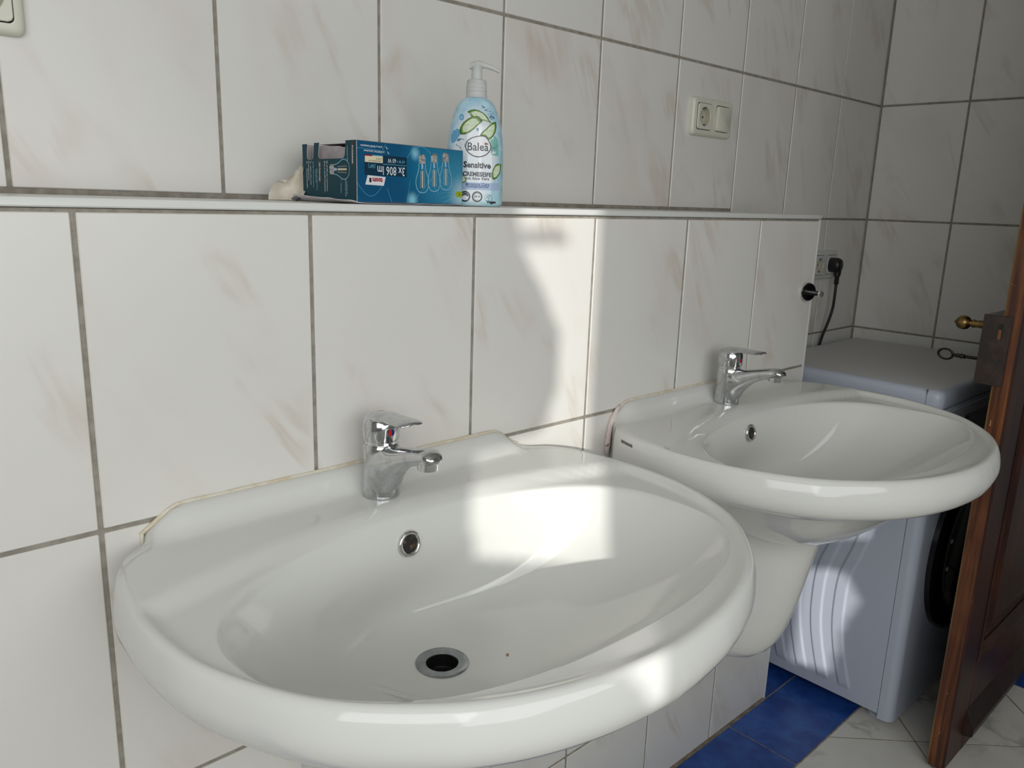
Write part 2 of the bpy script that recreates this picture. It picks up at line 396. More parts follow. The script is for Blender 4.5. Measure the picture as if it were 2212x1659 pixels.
# window with an added, unseen sheet; its gaps are shaped to throw the sun patches
win = link('window_1', mesh('window_1', (lambda bb: (box_bm(WX0, WX1, YB - 0.09, YB - 0.05, WZ0, WZ0 + 0.03, bm=bb), box_bm(WX0, WX1, YB - 0.09, YB - 0.05, WZ1 - 0.03, WZ1, bm=bb), bb)[-1])(box_bm(WX0, WX0 + 0.03, YB - 0.09, YB - 0.05, WZ0, WZ1)), M_TRIM)); win['kind'] = 'structure'
def sun_mask():
    # added sun mask: fine grid, cells left out to shape the sun patches
    gaps = [[(-1.085, 1.97), (-1.085, 1.345), (-1.13, 1.405), (-1.33, 1.455), (-1.335, 1.585), (-1.19, 1.60), (-1.165, 1.66), (-1.165, 1.76), (-1.215, 1.84), (-1.265, 1.895), (-1.155, 1.895), (-1.155, 1.913), (-1.27, 1.92), (-1.27, 1.97)],
            [(-0.07, 1.25), (-0.22, 1.25), (-0.22, 1.135), (-0.075, 1.135)], [(-0.22, 1.055), (-0.22, 0.79), (-0.115, 0.77), (-0.10, 0.90), (-0.075, 0.97), (-0.10, 1.02), (-0.12, 1.05)]]
    def inside(x, z):
        for g in gaps:
            c = False; n = len(g)
            for i in range(n):
                (x1, z1), (x2, z2) = g[i], g[(i + 1) % n]
                if (z1 > z) != (z2 > z) and x < (x2 - x1) * (z - z1) / (z2 - z1) + x1: c = not c
            if c: return True
        return False
    bm = bmesh.new(); s = 0.0075; nx = int((WX1 - WX0 + 0.2) / s); nz = int((WZ1 - WZ0 + 0.2) / s); V = {}
    def v(i, k):
        if (i, k) not in V: V[(i, k)] = bm.verts.new((WX0 - 0.1 + i * s, YB + 0.012 + 0.004 * math.sin(i * s * 30), WZ0 - 0.1 + k * s))
        return V[(i, k)]
    # merge runs along x to keep it light
    for k in range(nz):
        run = None
        for i in range(nx + 1):
            hole = i == nx or inside(WX0 - 0.1 + (i + .5) * s, WZ0 - 0.1 + (k + .5) * s)
            if not hole and run is None: run = i
            if hole and run is not None or (run is not None and i - run >= 8):
                bm.faces.new((v(run, k), v(i, k), v(i, k + 1), v(run, k + 1))); run = None if hole else i
    return mesh('sun_mask', bm, M_PLASTER)
link('sun_mask', sun_mask(), win)

# floor
floor = struct('floor', box_bm(XL - 0.1, XR + 0.75, YB - 0.12, YW + 0.1, -0.05, -0.0012), M_FGROUT)
FT = 0.3333; G = 0.0045
def clip_poly(poly, n, d):      # keep n.p <= d
    out = []
    for i in range(len(poly)):
        a, b = poly[i], poly[(i + 1) % len(poly)]
        da, db = n[0]*a[0]+n[1]*a[1]-d, n[0]*b[0]+n[1]*b[1]-d
        if da <= 0: out.append(a)
        if (da < 0 < db) or (db < 0 < da): t = da / (da - db); out.append((a[0]+(b[0]-a[0])*t, a[1]+(b[1]-a[1])*t))
    return out
def slab(poly, m, z1=0.0, th=0.005):
    cx = sum(p[0] for p in poly) / len(poly); cy = sum(p[1] for p in poly) / len(poly)
    bm = bmesh.new(); lo = [bm.verts.new((x - cx, y - cy, -th)) for x, y in poly]; hi = [bm.verts.new((x - cx, y - cy, 0)) for x, y in poly]
    bm.faces.new(lo); bm.faces.new(hi)
    for i in range(len(poly)): j = (i + 1) % len(poly); bm.faces.new((lo[i], lo[j], hi[j], hi[i]))
    link('floor_tile', mesh('floor_tile', bm, m), floor, (cx, cy, z1 + random.uniform(-3e-4, 2e-4)))
BY = -0.181      # blue border along the wall, and one along the right wall
for k in range(-11, 6):
    x0, x1 = 1.347 + k * FT - FT, 1.347 + k * FT
    for (ya, yb) in ((BY + G/2, -0.006), (-0.0015, YW)):
        if ya > -0.01 and x1 < XE: continue
        a, b = max(x0 + G/2, XL), min(x1 - G/2, XR)
        if ya > -0.01: a = max(a, XE + 0.004)
        if b - a > 0.02: slab([(a, ya), (b, ya), (b, yb), (a, yb)], M_BLUE)
BX = 2.098
for k in range(0, 6):
    y0, y1 = BY - (k + 1) * FT + G/2, BY - k * FT - G/2
    slab([(BX + G/2, max(y0, YB)), (XR, max(y0, YB)), (XR, y1), (BX + G/2, y1)], M_BLUE)
c2 = FT * math.sqrt(2)
for i in range(-11, 9):
    for k in range(-14, 8):
        # u = x + y = 1.315 + i*c2 ; v = x - y = 1.970 + k*c2
        g = G * 0.7
        u0, u1, v0, v1 = 1.315 + i*c2 + g, 1.315 + (i+1)*c2 - g, 1.970 + k*c2 + g, 1.970 + (k+1)*c2 - g
        p = [((u+v)/2, (u-v)/2) for u, v in ((u0, v0), (u1, v0), (u1, v1), (u0, v1))]
        for n_, d in (((0, 1), BY - G/2), ((1, 0), BX - G/2), ((-1, 0), -XL), ((0, -1), -YB)):
            if p: p = clip_poly(p, n_, d)
        if len(p) >= 3:
            area_ = abs(sum(p[q][0]*p[(q+1) % len(p)][1] - p[(q+1) % len(p)][0]*p[q][1] for q in range(len(p)))) / 2
            if area_ > 0.0008: slab(p, M_FTILE)

# ------------------------------------------------------------------ washbasin
OUT_HW = [(0.0, 0.283), (0.015, 0.292), (0.04, 0.322), (0.09, 0.346), (0.17, 0.358), (0.25, 0.354), (0.30, 0.341), (0.36, 0.314), (0.40, 0.286), (0.44, 0.243), (0.47, 0.200), (0.495, 0.146), (0.512, 0.085), (0.5195, 0.03), (0.521, 0.0)]
CB = (0.0, -0.277); DR = (-0.009, -0.192)
def out_poly():
    r = []
    for i in range(0, 121):
        y = 0.521 * (1 - (1 - i / 120) ** 2.0) if i > 60 else 0.521 * 0.75 * i / 60
        r.append((max(0.0, cat(OUT_HW, y)), -y))
    left = [(-x * 0.968, y) for x, y in r]; r = [(x * 1.012, y) for x, y in r]
    return left[:-1][::1] + [(0, -0.521)] + r[:-1][::-1]    # from wall-left round the front to wall-right
OP = out_poly()
def out_r(th):
    dx, dy = math.cos(th), math.sin(th); best = None
    pts = OP + [OP[0]]
    for (x1, y1), (x2, y2) in zip(pts, pts[1:]):
        ex, ey = x2 - x1, y2 - y1; den = dx * ey - dy * ex
        if abs(den) < 1e-12: continue
        t = ((x1 - CB[0]) * ey - (y1 - CB[1]) * ex) / den; s = ((x1 - CB[0]) * dy - (y1 - CB[1]) * dx) / den
        if t > 0 and -1e-9 <= s <= 1 + 1e-9 and (best is None or t > best): best = t
    return best
def edge_pt(th):
    a, b = 0.297, (0.190 if math.sin(th) < 0 else 0.166); n = 2.25 + 0.2 * smoothstep(-math.sin(th) / 0.3)
    r = (abs(math.cos(th) / a) ** n + abs(math.sin(th) / b) ** n) ** (-1 / n)
    return (CB[0] + r * math.cos(th), CB[1] + r * math.sin(th))
def zk(x, y, dO):
    yk = -0.103 - 0.062 * (abs(x) / 0.33) ** 2.1
    deck = smoothstep((y - yk + 0.012) / 0.024)
    rim = smoothstep((0.030 - dO) / 0.018)
    dep = 0.0045 + 0.0065 * smoothstep((y + 0.42) / 0.16)
    return -dep * (1 - max(deck, rim))
def upstand(x, y):
    return 0.0275 * smoothstep((y + 0.036) / 0.027) * smoothstep((0.287 - abs(x)) / 0.055)
def bowl_z(s): 
    return -0.0115 - 0.1595 * (1 - s ** 2.7) ** 1.12
def make_basin_mesh():
    N = 240; ths = [2 * PI * i / N + 0.001 for i in range(N)]
    rings = []
    E = [edge_pt(t) for t in ths]; O = [(CB[0] + out_r(t) * math.cos(t), CB[1] + out_r(t) * math.sin(t)) for t in ths]
    # bowl from drain hole outwards
    for s in [0.075, 0.1, 0.14, 0.2, 0.27, 0.34, 0.42, 0.5, 0.58, 0.65, 0.72, 0.78, 0.83, 0.875, 0.91, 0.94, 0.965, 0.982, 0.993]:
        rg = []
        for i, t in enumerate(ths):
            # small s: circle round the drain, blending to the bowl outline
            ex, ey = E[i]; bl = smoothstep((s - 0.08) / 0.86)
            cx, cy = DR[0] + 0.30 * s * math.cos(t), DR[1] + 0.30 * s * math.sin(t)
            lx, ly = DR[0] + (ex - DR[0]) * s, DR[1] + (ey - DR[1]) * s
            rg.append((cx + (lx - cx) * bl, cy + (ly - cy) * bl, bowl_z(s)))
        rings.append(rg)
    for lam in [0, 0.03, 0.08, 0.16, 0.26, 0.36, 0.46, 0.56, 0.66, 0.74, 0.82, 0.88, 0.93, 0.965]:
        rg = []
        for i, t in enumerate(ths):
            ex, ey = E[i]; ox, oy = O[i]; L = math.hypot(ox - ex, oy - ey)
            wall = smoothstep((oy + 0.02) / 0.018)          # points that end on the wall are not rounded
            lam2 = lam * (1 - 0.0145 / L * (1 - wall)) if lam > 0 else 0
            x, y = ex + (ox - ex) * lam2, ey + (oy - ey) * lam2
            dO = 1 if wall > 0.5 else math.hypot(ox - x, oy - y)
            z = zk(x, y, dO) + upstand(x, y)
            if lam == 0: z -= 0.0015
            rg.append((x, y, z))
        rings.append(rg)
    # lip rounding: angle sweep, then underside
    prof = [(0.0110, -0.0011), (0.0074, -0.0040), (0.0046, -0.0090), (0.0024, -0.0155), (0.0006, -0.0240), (0.0, -0.0320), (0.0022, -0.0415), (0.0062, -0.0505), (0.0125, -0.0580), (0.0205, -0.0635), (0.031, -0.067)]
    for ins, dz in prof:
        rg = []
        for i, t in enumerate(ths):
            ox, oy = O[i]; r = math.hypot(ox - CB[0], oy - CB[1]); fl = smoothstep((oy + 0.15) / 0.13); k = (r - min(ins * (1 - 0.45 * fl), r * 0.8)) / r
            wall = smoothstep((oy + 0.02) / 0.018)
            x, y = CB[0] + (ox - CB[0]) * k, CB[1] + (oy - CB[1]) * k
            y = y * (1 - wall) + (oy if oy > -0.001 else oy * k) * wall
            z = dz * (1 + 0.8 * fl * smoothstep((-dz - 0.012) / 0.03)) + upstand(ox, oy) * (1 if dz > -0.02 else 0) * (1 if wall > 0.9 else 0) * 1.0
            if wall > 0.9 and dz > -0.02: z = dz * 0.2 + upstand(ox, oy)
            # underside rises a little towards the sides
            rg.append((x, min(y, -0.0002), z))
        rings.append(rg)
    LZ = [p_[2] for p_ in rings[-1]]
    for s in (0.90, 0.84, 0.77, 0.69, 0.6, 0.5, 0.38, 0.25, 0.12):
        rg = []
        for i, t in enumerate(ths):
            ex, ey = E[i]; dx, dy = ex - DR[0], ey - DR[1]; L = math.hypot(dx, dy)
            x, y = DR[0] + dx * s + dx / L * 0.011, DR[1] + dy * s + dy / L * 0.011
            w_ = smoothstep(math.sin(t) / 0.45) * smoothstep((s - 0.1) / 0.3)
            y = y * (1 - w_) + (-0.0004) * w_
            rg.append((x, min(y, -0.0004), min(bowl_z(s) - 0.015 - 0.022 * (1 - s), LZ[i])))
        rings.append(rg)
    bm = loft_bm(rings, True, False)
    bmesh.ops.holes_fill(bm, edges=[e for e in bm.edges if e.is_boundary and e.verts[0].co.z < -0.190], sides=1000)
    # waste pipe stub under the drain hole
    join(bm, (lambda q: (bmesh.ops.translate(q, verts=q.verts[:], vec=(DR[0], DR[1], 0)), q)[1])(lathe_bm([(0.0235, -0.200), (0.0235, -0.25)], 32, cap=False)))
    return mesh('basin', bm, M_CERAMIC, True, 60)
BASIN = make_basin_mesh()
def ring_bm(r, t, n=40, k=12, sz=1.0):
    b = bmesh.new(); R = []
    for i in range(n):
        a = 2 * PI * i / n; R.append([b.verts.new(((r + t * math.cos(q)) * math.cos(a), (r + t * math.cos(q)) * math.sin(a), t * sz * math.sin(q))) for q in [2 * PI * j / k for j in range(k)]])
    for i in range(n):
        for j in range(k):
            b.faces.new((R[i][j], R[(i+1) % n][j], R[(i+1) % n][(j+1) % k], R[i][(j+1) % k]))
    return b
def wasbasin_parts(t, crack):
    link('basin', BASIN, t)
    # overflow fitting on the back wall of the bowl
    s = 0.905; y = DR[1] + (-0.111 - DR[1]) * s; z = bowl_z(s) - 0.001
    mx = Matrix.Translation((-0.005, y - 0.0015, z)) @ Matrix.Rotation(math.radians(80), 4, 'X')
    ov = link('overflow_ring', mesh('overflow_ring', ring_bm(0.0138, 0.0028), M_CHROME2, True), t, mx=mx)
    link('overflow_hole', mesh('overflow_hole', lathe_bm([(0.0, 0.0008), (0.0135, 0.0008)], 24, cap=False), M_RUST), ov)
    # drain
    mx = Matrix.Translation((DR[0], DR[1], bowl_z(0.1) + 0.0010))
    prof = [(0.0185, -0.012), (0.0185, -0.002), (0.0195, 0.0), (0.025, 0.0006), (0.0305, 0.0010), (0.0318, 0.0002), (0.0312, -0.0022), (0.024, -0.003)]
    dr = link('drain_flange', mesh('drain_flange', lathe_bm(prof, 48, cap=False), M_STEEL, True, 50), t, mx=mx)
    cup = lathe_bm([(0.0185, -0.001), (0.018, -0.016), (0.013, -0.0165), (0.0125, -0.020), (0.0, -0.020)], 40, cap=False)
    join(cup, (lambda q: (bmesh.ops.translate(q, verts=q.verts[:], vec=(0, 0, -0.0185)), q)[1])(ring_bm(0.0055, 0.0007, 24, 8)))
    join(cup, (lambda q: (bmesh.ops.translate(q, verts=q.verts[:], vec=(0, 0, -0.0162)), q)[1])(ring_bm(0.0165, 0.0004, 32, 6)))
    link('drain_cup', mesh('drain_cup', cup, mat('drain_black', (0.012, 0.011, 0.011), 0.35), True, 40), dr)
    # silicone bead along the wall
    path = []
    for i in range(61):
        x = -0.276 + 0.560 * i / 60; path.append((x, -0.0012, upstand(x, 0) + 0.0006))
    path = [(-0.2755, -0.001, -0.05), (-0.2755, -0.001, -0.02)] + path + [(0.286, -0.001, -0.02)]
    link('sealant_bead', mesh('sealant_bead', tube_bm(path, [0.0025 + 0.0009 * noise.noise(Vector(p) * 40) for p in path], 8), M_SEAL, True), t)
    if crack:
        p2 = [(-0.284, -0.003, -0.06), (-0.284, -0.0035, -0.045), (-0.283, -0.004, -0.03), (-0.280, -0.004, -0.012), (-0.274, -0.004, 0.003), (-0.262, -0.003, 0.017), (-0.252, -0.002, 0.0235)]
        link('cracked_sealant', mesh('cracked_sealant', tube_bm(p2, [0.004, 0.0055, 0.005, 0.0045, 0.005, 0.0035, 0.002], 10), M_SEALPINK, True), t)
ZR = 0.862; X1, X2 = 0.315, 1.101
wb1 = empty('washbasin', (X1, 0, ZR), label='white ceramic washbasin in the foreground, nearest the camera', cat='washbasin', group='white wall-hung washbasins')
wasbasin_parts(wb1, False)
wb2 = empty('washbasin', (X2, 0, ZR), label='far white washbasin beside the washing machine, small black lettering on its left side', cat='washbasin', group='white wall-hung washbasins')
wasbasin_parts(wb2, True)
# maker's lettering on the left flank of the far basin (follows the outline and lip)
from mathutils.bvhtree import BVHTree
BVT = BVHTree.FromPolygons([v.co for v in BASIN.vertices], [p.vertices[:] for p in BASIN.polygons])
def flank(u, v, lift):      # cast sideways onto the flank of the basin
    q = BVT.ray_cast(Vector((-0.6, -0.022 - u, v)), Vector((1, 0, 0)))
    return Vector((q[0].x, q[0].y, q[0].z)) + (q[1] if q[1].x < 0 else -q[1]).normalized() * (lift + 0.0004) if q[0] else Vector((-0.3, -0.022 - u, v))
pr = Print(flank)
vs, fs = text_polys('sannausa', 0.0085, 1.0, 0.0002, 1.05)
pr.polys([(x + 0.060, y - 0.0125) for x, y in vs], fs, M_PLUG, 2e-4)
pr.done('maker_lettering', wb2)

# half pedestals
def pedestal_mesh():
    rings = []; n = 40
    # (z, half width at wall, half width front, depth, )
    for z, hw, dp, sq in [(z_, h_ * (0.88 if z_ < 0.66 else 0.96), d_ * 0.90, 2.05) for z_, h_, d_, q_ in [(0.37, 0.070, 0.12, 2.3), (0.45, 0.090, 0.235, 2.3), (0.60, 0.104, 0.270, 2.3), (0.69, 0.122, 0.315, 2.4), (0.697, 0.127, 0.322, 2.5), (0.700, 0.134, 0.330, 2.5), (0.699, 0.140, 0.335, 2.6), (0.693, 0.142, 0.335, 2.6), (0.683, 0.137, 0.328, 2.6), (0.668, 0.128, 0.314, 2.5), (0.645, 0.121, 0.303, 2.4), (0.60, 0.117, 0.292, 2.3), (0.55, 0.114, 0.281, 2.3), (0.50, 0.111, 0.269, 2.3), (0.455, 0.108, 0.254, 2.3), (0.42, 0.103, 0.238, 2.3), (0.395, 0.096, 0.220, 2.3), (0.375, 0.085, 0.195, 2.3), (0.362, 0.070, 0.160, 2.3), (0.356, 0.050, 0.115, 2.3), (0.354, 0.02, 0.04, 2.3)]]:
        rg = []
        for i in range(n + 1):
            a = PI * i / n; c, s = math.cos(a), math.sin(a)
            r = (abs(c) ** sq + abs(s) ** sq) ** (-1 / sq)
            rg.append((hw * r * c, -max(0.0005, dp * r * s), z - ZR))
        rings.append(rg)
    bm = loft_bm(rings, True, True)
    return mesh('half_pedestal', bm, M_CERAMIC, True, 50)
PED = pedestal_mesh()
for x, lab in ((X2, 'white ceramic half pedestal on the wall under the far washbasin, before the washing machine'), (X1, 'white ceramic half pedestal hidden under the near washbasin')):
    o = link('half_pedestal', PED, None, (x, 0, ZR)); tag(o, lab, 'pedestal', 'half pedestals under the basins')

# ------------------------------------------------------------------ taps
def tap(x, label, tilt=0.0):
    t = empty('tap', (x, -0.055, ZR + 0.0002), tilt, label, 'tap', 'chrome single-lever basin taps')
    # body + spout as one loft along -y
    secs = [(0.0232, 0.0, 0.004, 0.004), (0.0226, 0.0, 0.030, 0.0135), (0.018, 0.0, 0.056, 0.0205), (0.010, 0.0, 0.068, 0.0228), (0.0, 0.0, 0.0705, 0.0234), (-0.010, 0.0, 0.0715, 0.0232), (-0.018, 0.0015, 0.070, 0.0215), (-0.024, 0.010, 0.0695, 0.0195), (-0.032, 0.024, 0.0700, 0.0178), (-0.042, 0.036, 0.0715, 0.0165), (-0.055, 0.047, 0.0745, 0.0158), (-0.070, 0.0545, 0.0780, 0.0155), (-0.086, 0.0600, 0.0815, 0.0156), (-0.098, 0.0635, 0.0838, 0.0158), (-0.108, 0.0660, 0.0838, 0.0152), (-0.115, 0.0675, 0.0818, 0.0132), (-0.120, 0.0690, 0.0785, 0.0095), (-0.1222, 0.0710, 0.0750, 0.004)]
    # body: solid column
    prof = [(0.0232, 0.0), (0.0236, 0.001), (0.0232, 0.004), (0.0222, 0.02), (0.0218, 0.04), (0.0222, 0.058), (0.0230, 0.0665), (0.0215, 0.0690), (0.0, 0.0692)]
    bm = lathe_bm(prof, 48, cap=False)
    rings = []
    for y, z0, z1, hw in secs[5:]:
        y *= 0.935
        rg = []; zc, zh = (z0 + z1) / 2, (z1 - z0) / 2
        for i in range(28):
            a = 2 * PI * i / 28; c, s = math.cos(a), math.sin(a); n_ = 2.5
            r = (abs(c) ** n_ + abs(s) ** n_) ** (-1 / n_)
            rg.append((hw * r * c, y, zc + zh * r * s))
        rings.append(rg)
    join(bm, loft_bm(rings))
    link('body', mesh('body', bm, M_CHROME, True, 55), t)
    b2 = lathe_bm([(0.0, 0.0595), (0.0105, 0.0595), (0.0122, 0.0600), (0.0125, 0.0615), (0.0125, 0.070), (0.0, 0.070)], 32, cap=False)
    bmesh.ops.translate(b2, verts=b2.verts[:], vec=(0, -0.0975, 0))
    link('aerator', mesh('aerator', b2, M_CHROME2, True, 40), t)
    link('collar', mesh('collar', lathe_bm([(0.0205, 0.0685), (0.0205, 0.0745), (0.0, 0.075)], 40, cap=False), M_CHROME2, True, 40), t)
    # head with lever
    hp = [(0.0, 0.0735), (0.0218, 0.0735), (0.0230, 0.0755), (0.0232, 0.090), (0.0226, 0.096), (0.0205, 0.1015), (0.0165, 0.1055), (0.009, 0.108), (0.0, 0.1085)]
    hd = lathe_bm(hp, 48, cap=False)
    rings = []
    for y, z0, z1, hw in [(0.016, 0.098, 0.1065, 0.010), (0.008, 0.0985, 0.1115, 0.0185), (-0.006, 0.100, 0.1135, 0.0205), (-0.020, 0.1035, 0.1138, 0.0195), (-0.032, 0.1060, 0.1138, 0.0180), (-0.045, 0.1075, 0.1138, 0.0190), (-0.058, 0.1080, 0.1138, 0.0198), (-0.069, 0.1084, 0.1138, 0.0190), (-0.0755, 0.1087, 0.1136, 0.0165), (-0.0790, 0.1094, 0.1130, 0.0115), (-0.0802, 0.1104, 0.1122, 0.006)]:
        y *= 0.86; z0 -= 0.003; z1 -= 0.0035
        rg = []; zc, zh = (z0 + z1) / 2, (z1 - z0) / 2
        for i in range(24):
            a = 2 * PI * i / 24; rg.append((hw * math.cos(a), y, zc + zh * math.sin(a) - 0.0022 * (math.cos(a) ** 2)))
        rings.append(rg)
    join(hd, loft_bm(rings))
    h = link('lever', mesh('lever', hd, M_CHROME, True, 55), t)
    # red / blue mark on the front of the head
    def onhead(u, v, lift):
        a = u / 0.0232; return Vector(((0.0232 + lift) * math.sin(a), -(0.0232 + lift) * math.cos(a), 0.0865 + v))
    p = Print(onhead)
    p.poly(ell(0.0050, 0.0050), M_CHROME2, 1.5e-4, 2)
    p.poly([(0.0044 * math.cos(q), 0.0044 * math.sin(q)) for q in [PI/2 + PI * i / 16 for i in range(17)]], M_RED, 3e-4, 2)
    p.poly([(0.0044 * math.cos(q), 0.0044 * math.sin(q)) for q in [-PI/2 + PI * i / 16 for i in range(17)]], M_BLU, 3e-4, 2)
    p.done('temperature_mark', h)
    return t
tap(X1 - 0.0025, 'chrome single-lever mixer tap on the near washbasin, water-stained body')
tap(X2 + 0.006, 'chrome single-lever mixer tap on the far washbasin')

# ------------------------------------------------------------------ electrical
def rrect(hw, hh, r, n=6):
    pts = []
    for cx, cy, a0 in ((hw - r, hh - r, 0), (-hw + r, hh - r, PI/2), (-hw + r, -hh + r, PI), (hw - r, -hh + r, 1.5*PI)):
        for i in range(n + 1): a = a0 + PI/2 * i / n; pts.append((cx + r * math.cos(a), cy + r * math.sin(a)))
    return pts
def plate_bm(hw, hh, r, th, bev=0.006):
    rings = []
    for ins, d in [(0, 0), (0, th * 0.35), (bev * 0.15, th * 0.65), (bev * 0.5, th * 0.9), (bev, th)]:
        rings.append([(x, -d, z) for x, z in rrect(hw - ins, hh - ins, max(r - ins * 0.7, 0.002))])
    return loft_bm(rings)
M_DISH = mat('dish_plastic_shaded', srgb(188, 184, 164), 0.25)  # plate plastic made darker, recess shade put into the colour
def socket_insert(parent, cx, y, m):
    hw = 0.0272; N = 28
    def rp(a):
        b0, b1 = 0.0, 0.1; dx, dz = math.cos(a), math.sin(a)
        for _ in range(34):
            mq = (b0 + b1) / 2; ax, az = abs(dx * mq) - (hw - 0.006), abs(dz * mq) - (hw - 0.006)
            if (ax <= 0.006 and az <= 0.006) if (ax <= 0 or az <= 0) else ax * ax + az * az <= 3.6e-5: b0 = mq
            else: b1 = mq
        return (dx * b0, dz * b0)
    sq = [rp(2 * PI * k / 56) for k in range(56)]
    def circ(r, d, k=1.0): 
        out = []
        for x, z in sq:
            a = math.atan2(z, x); out.append((cx + r * math.cos(a), y - d, r * math.sin(a)))
        return out
    rings = [[(cx + x, y, z) for x, z in sq], [(cx + x, y - 0.0022, z) for x, z in sq], [(cx + x * 0.97, y - 0.003, z * 0.97) for x, z in sq], circ(0.0208, 0.003), circ(0.0202, 0.0024)]
    ob = link('socket_insert', mesh('socket_insert', loft_bm(rings, True, False), m, True, 35), parent)
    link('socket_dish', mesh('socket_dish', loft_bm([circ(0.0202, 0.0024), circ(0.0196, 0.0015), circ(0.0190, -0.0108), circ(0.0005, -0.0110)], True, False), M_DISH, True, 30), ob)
    for s in (-1, 1):
        link('earth_contact', mesh('earth_contact', box_bm(cx - 0.003, cx + 0.003, y - 0.0022, y + 0.009, s * 0.0186 - 0.0018, s * 0.0186 + 0.0018, 0.0004, 1), M_IRONTOP), ob)
        link('pin_hole', mesh('pin_hole', (lambda q: (bmesh.ops.transform(q, matrix=Matrix.Translation((cx + s * 0.0095, y + 0.0106, 0)) @ Matrix.Rotation(PI/2, 4, 'X'), verts=q.verts[:]), q)[1])(lathe_bm([(0.0, 0.0), (0.0026, 0.0)], 14, cap=False)), M_DARKHOLE), ob)
def dark_gap(parent, cx, y, hh):
    link('insert_gap', mesh('insert_gap', loft_bm([[(cx + x, y + 0.0002, z) for x, z in rrect(0.0285, 0.0285, 0.0065)], [(cx + x, y - 0.0003, z) for x, z in rrect(0.0285, 0.0285, 0.0065)]]), mat('gap_shade', srgb(70, 68, 60), 0.8)), parent)
def frame_with_holes(centers, hw, hh, th, m, parent, y0):
    R_ = 0.010; lv = [(0, 0.0), (0, th * 0.35), (0.0009, th * 0.65), (0.003, th * 0.9), (0.006, th)]
    def edge(cx, a, ins, lo, hi):
        dx, dz = math.cos(a), math.sin(a); W_, H_ = hw - ins, hh - ins; r = max(R_ - ins * 0.7, 0.002)
        def ok(q):
            x, z = cx + dx * q, dz * q
            if x < lo or x > hi: return False
            ax, az = abs(x) - (W_ - r), abs(z) - (H_ - r)
            if ax <= 0 or az <= 0: return ax <= r and az <= r
            return ax * ax + az * az <= r * r
        a0, a1 = 0.0, 0.3
        for _ in range(34):
            mq = (a0 + a1) / 2
            if ok(mq): a0 = mq
            else: a1 = mq
        return (cx + dx * a0, dz * a0)
    bm = bmesh.new(); hole = rrect(0.0285, 0.0285, 0.0065, 6)
    # extra directions so that the outer corners are met
    for cx in centers:
        lo, hi = (-1, 1) if len(centers) == 1 else ((-1, 0.0) if cx < 0 else (0.0, 1))
        angs = sorted([math.atan2(z, x) for x, z in hole] + [2 * PI * k / 96 - PI for k in range(96)])
        def hole_pt(a):
            dx, dz = math.cos(a), math.sin(a); b0, b1 = 0.0, 0.1; r = 0.0065; W_ = 0.0285
            for _ in range(34):
                mq = (b0 + b1) / 2; ax, az = abs(dx * mq) - (W_ - r), abs(dz * mq) - (W_ - r)
                good = (ax <= r and az <= r) if (ax <= 0 or az <= 0) else ax * ax + az * az <= r * r
                if good: b0 = mq
                else: b1 = mq
            return (cx + dx * b0, dz * b0)
        rings = [[(x, -d, z) for x, z in (edge(cx, a, ins, lo, hi) for a in angs)] for ins, d in lv]
        hp = [hole_pt(a) for a in angs]
        rings += [[(x, -th, z) for x, z in hp], [(x, -0.001, z) for x, z in hp]]
        join(bm, loft_bm(rings, True, False))
    return link('frame', mesh('frame', bm, m, True, 40), parent)
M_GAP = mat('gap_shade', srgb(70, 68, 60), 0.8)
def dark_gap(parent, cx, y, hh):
    link('gap_shade_sheet', mesh('gap_shade_sheet', loft_bm([[(cx + x, -0.0006, z) for x, z in rrect(0.0287, 0.0287, 0.0065)], [(cx + x, -0.0002, z) for x, z in rrect(0.0287, 0.0287, 0.0065)]]), M_GAP), parent)  # dark sheet behind the insert, colour stands for the shade in the gap
t = empty('socket_and_switch', (1.387, YW - 0.0004, 1.4255), label='cream double wall plate with power socket and light switch, on the upper tiles', cat='wall socket')
frame_with_holes((-0.036, 0.036), 0.0775, 0.0410, 0.012, M_PLASTIC, t, 0)
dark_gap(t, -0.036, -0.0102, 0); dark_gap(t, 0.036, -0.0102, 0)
def recess_socket(parent, cx, m):
    # socket dish is sunk: shade-tinted cup in front of a bored plate
    socket_insert(parent, cx, -0.0120, m)
for ob in ():
    pass
recess_socket(t, -0.036, M_PLASTIC)
rk = loft_bm([[(0.036 + x, y, z) for x, z in rrect(0.0270 - i, 0.0270 - i, 0.005)] for y, i in ((-0.0110, 0), (-0.0165, 0.0004), (-0.0180, 0.0020))])
bmesh.ops.transform(rk, matrix=Matrix.Rotation(math.radians(2.5), 4, 'X'), verts=rk.verts[:])
link('rocker', mesh('rocker', rk, M_PLASTIC, True, 40), t)
t = empty('wall_socket', (-0.0135, YW - 0.0004, 1.4315), label='cream single wall socket cut off by the top left corner of the picture', cat='wall socket')
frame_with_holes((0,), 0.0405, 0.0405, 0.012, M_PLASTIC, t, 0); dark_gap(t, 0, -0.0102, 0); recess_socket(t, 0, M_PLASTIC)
t = empty('double_socket', (2.0175, YW - 0.0004, 1.077), label='white double wall socket half hidden behind the low wall end, above the washing machine', cat='wall socket')
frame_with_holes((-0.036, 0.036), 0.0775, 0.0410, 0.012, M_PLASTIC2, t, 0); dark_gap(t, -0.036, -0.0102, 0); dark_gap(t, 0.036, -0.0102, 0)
recess_socket(t, -0.036, M_PLASTIC2); recess_socket(t, 0.036, M_PLASTIC2)
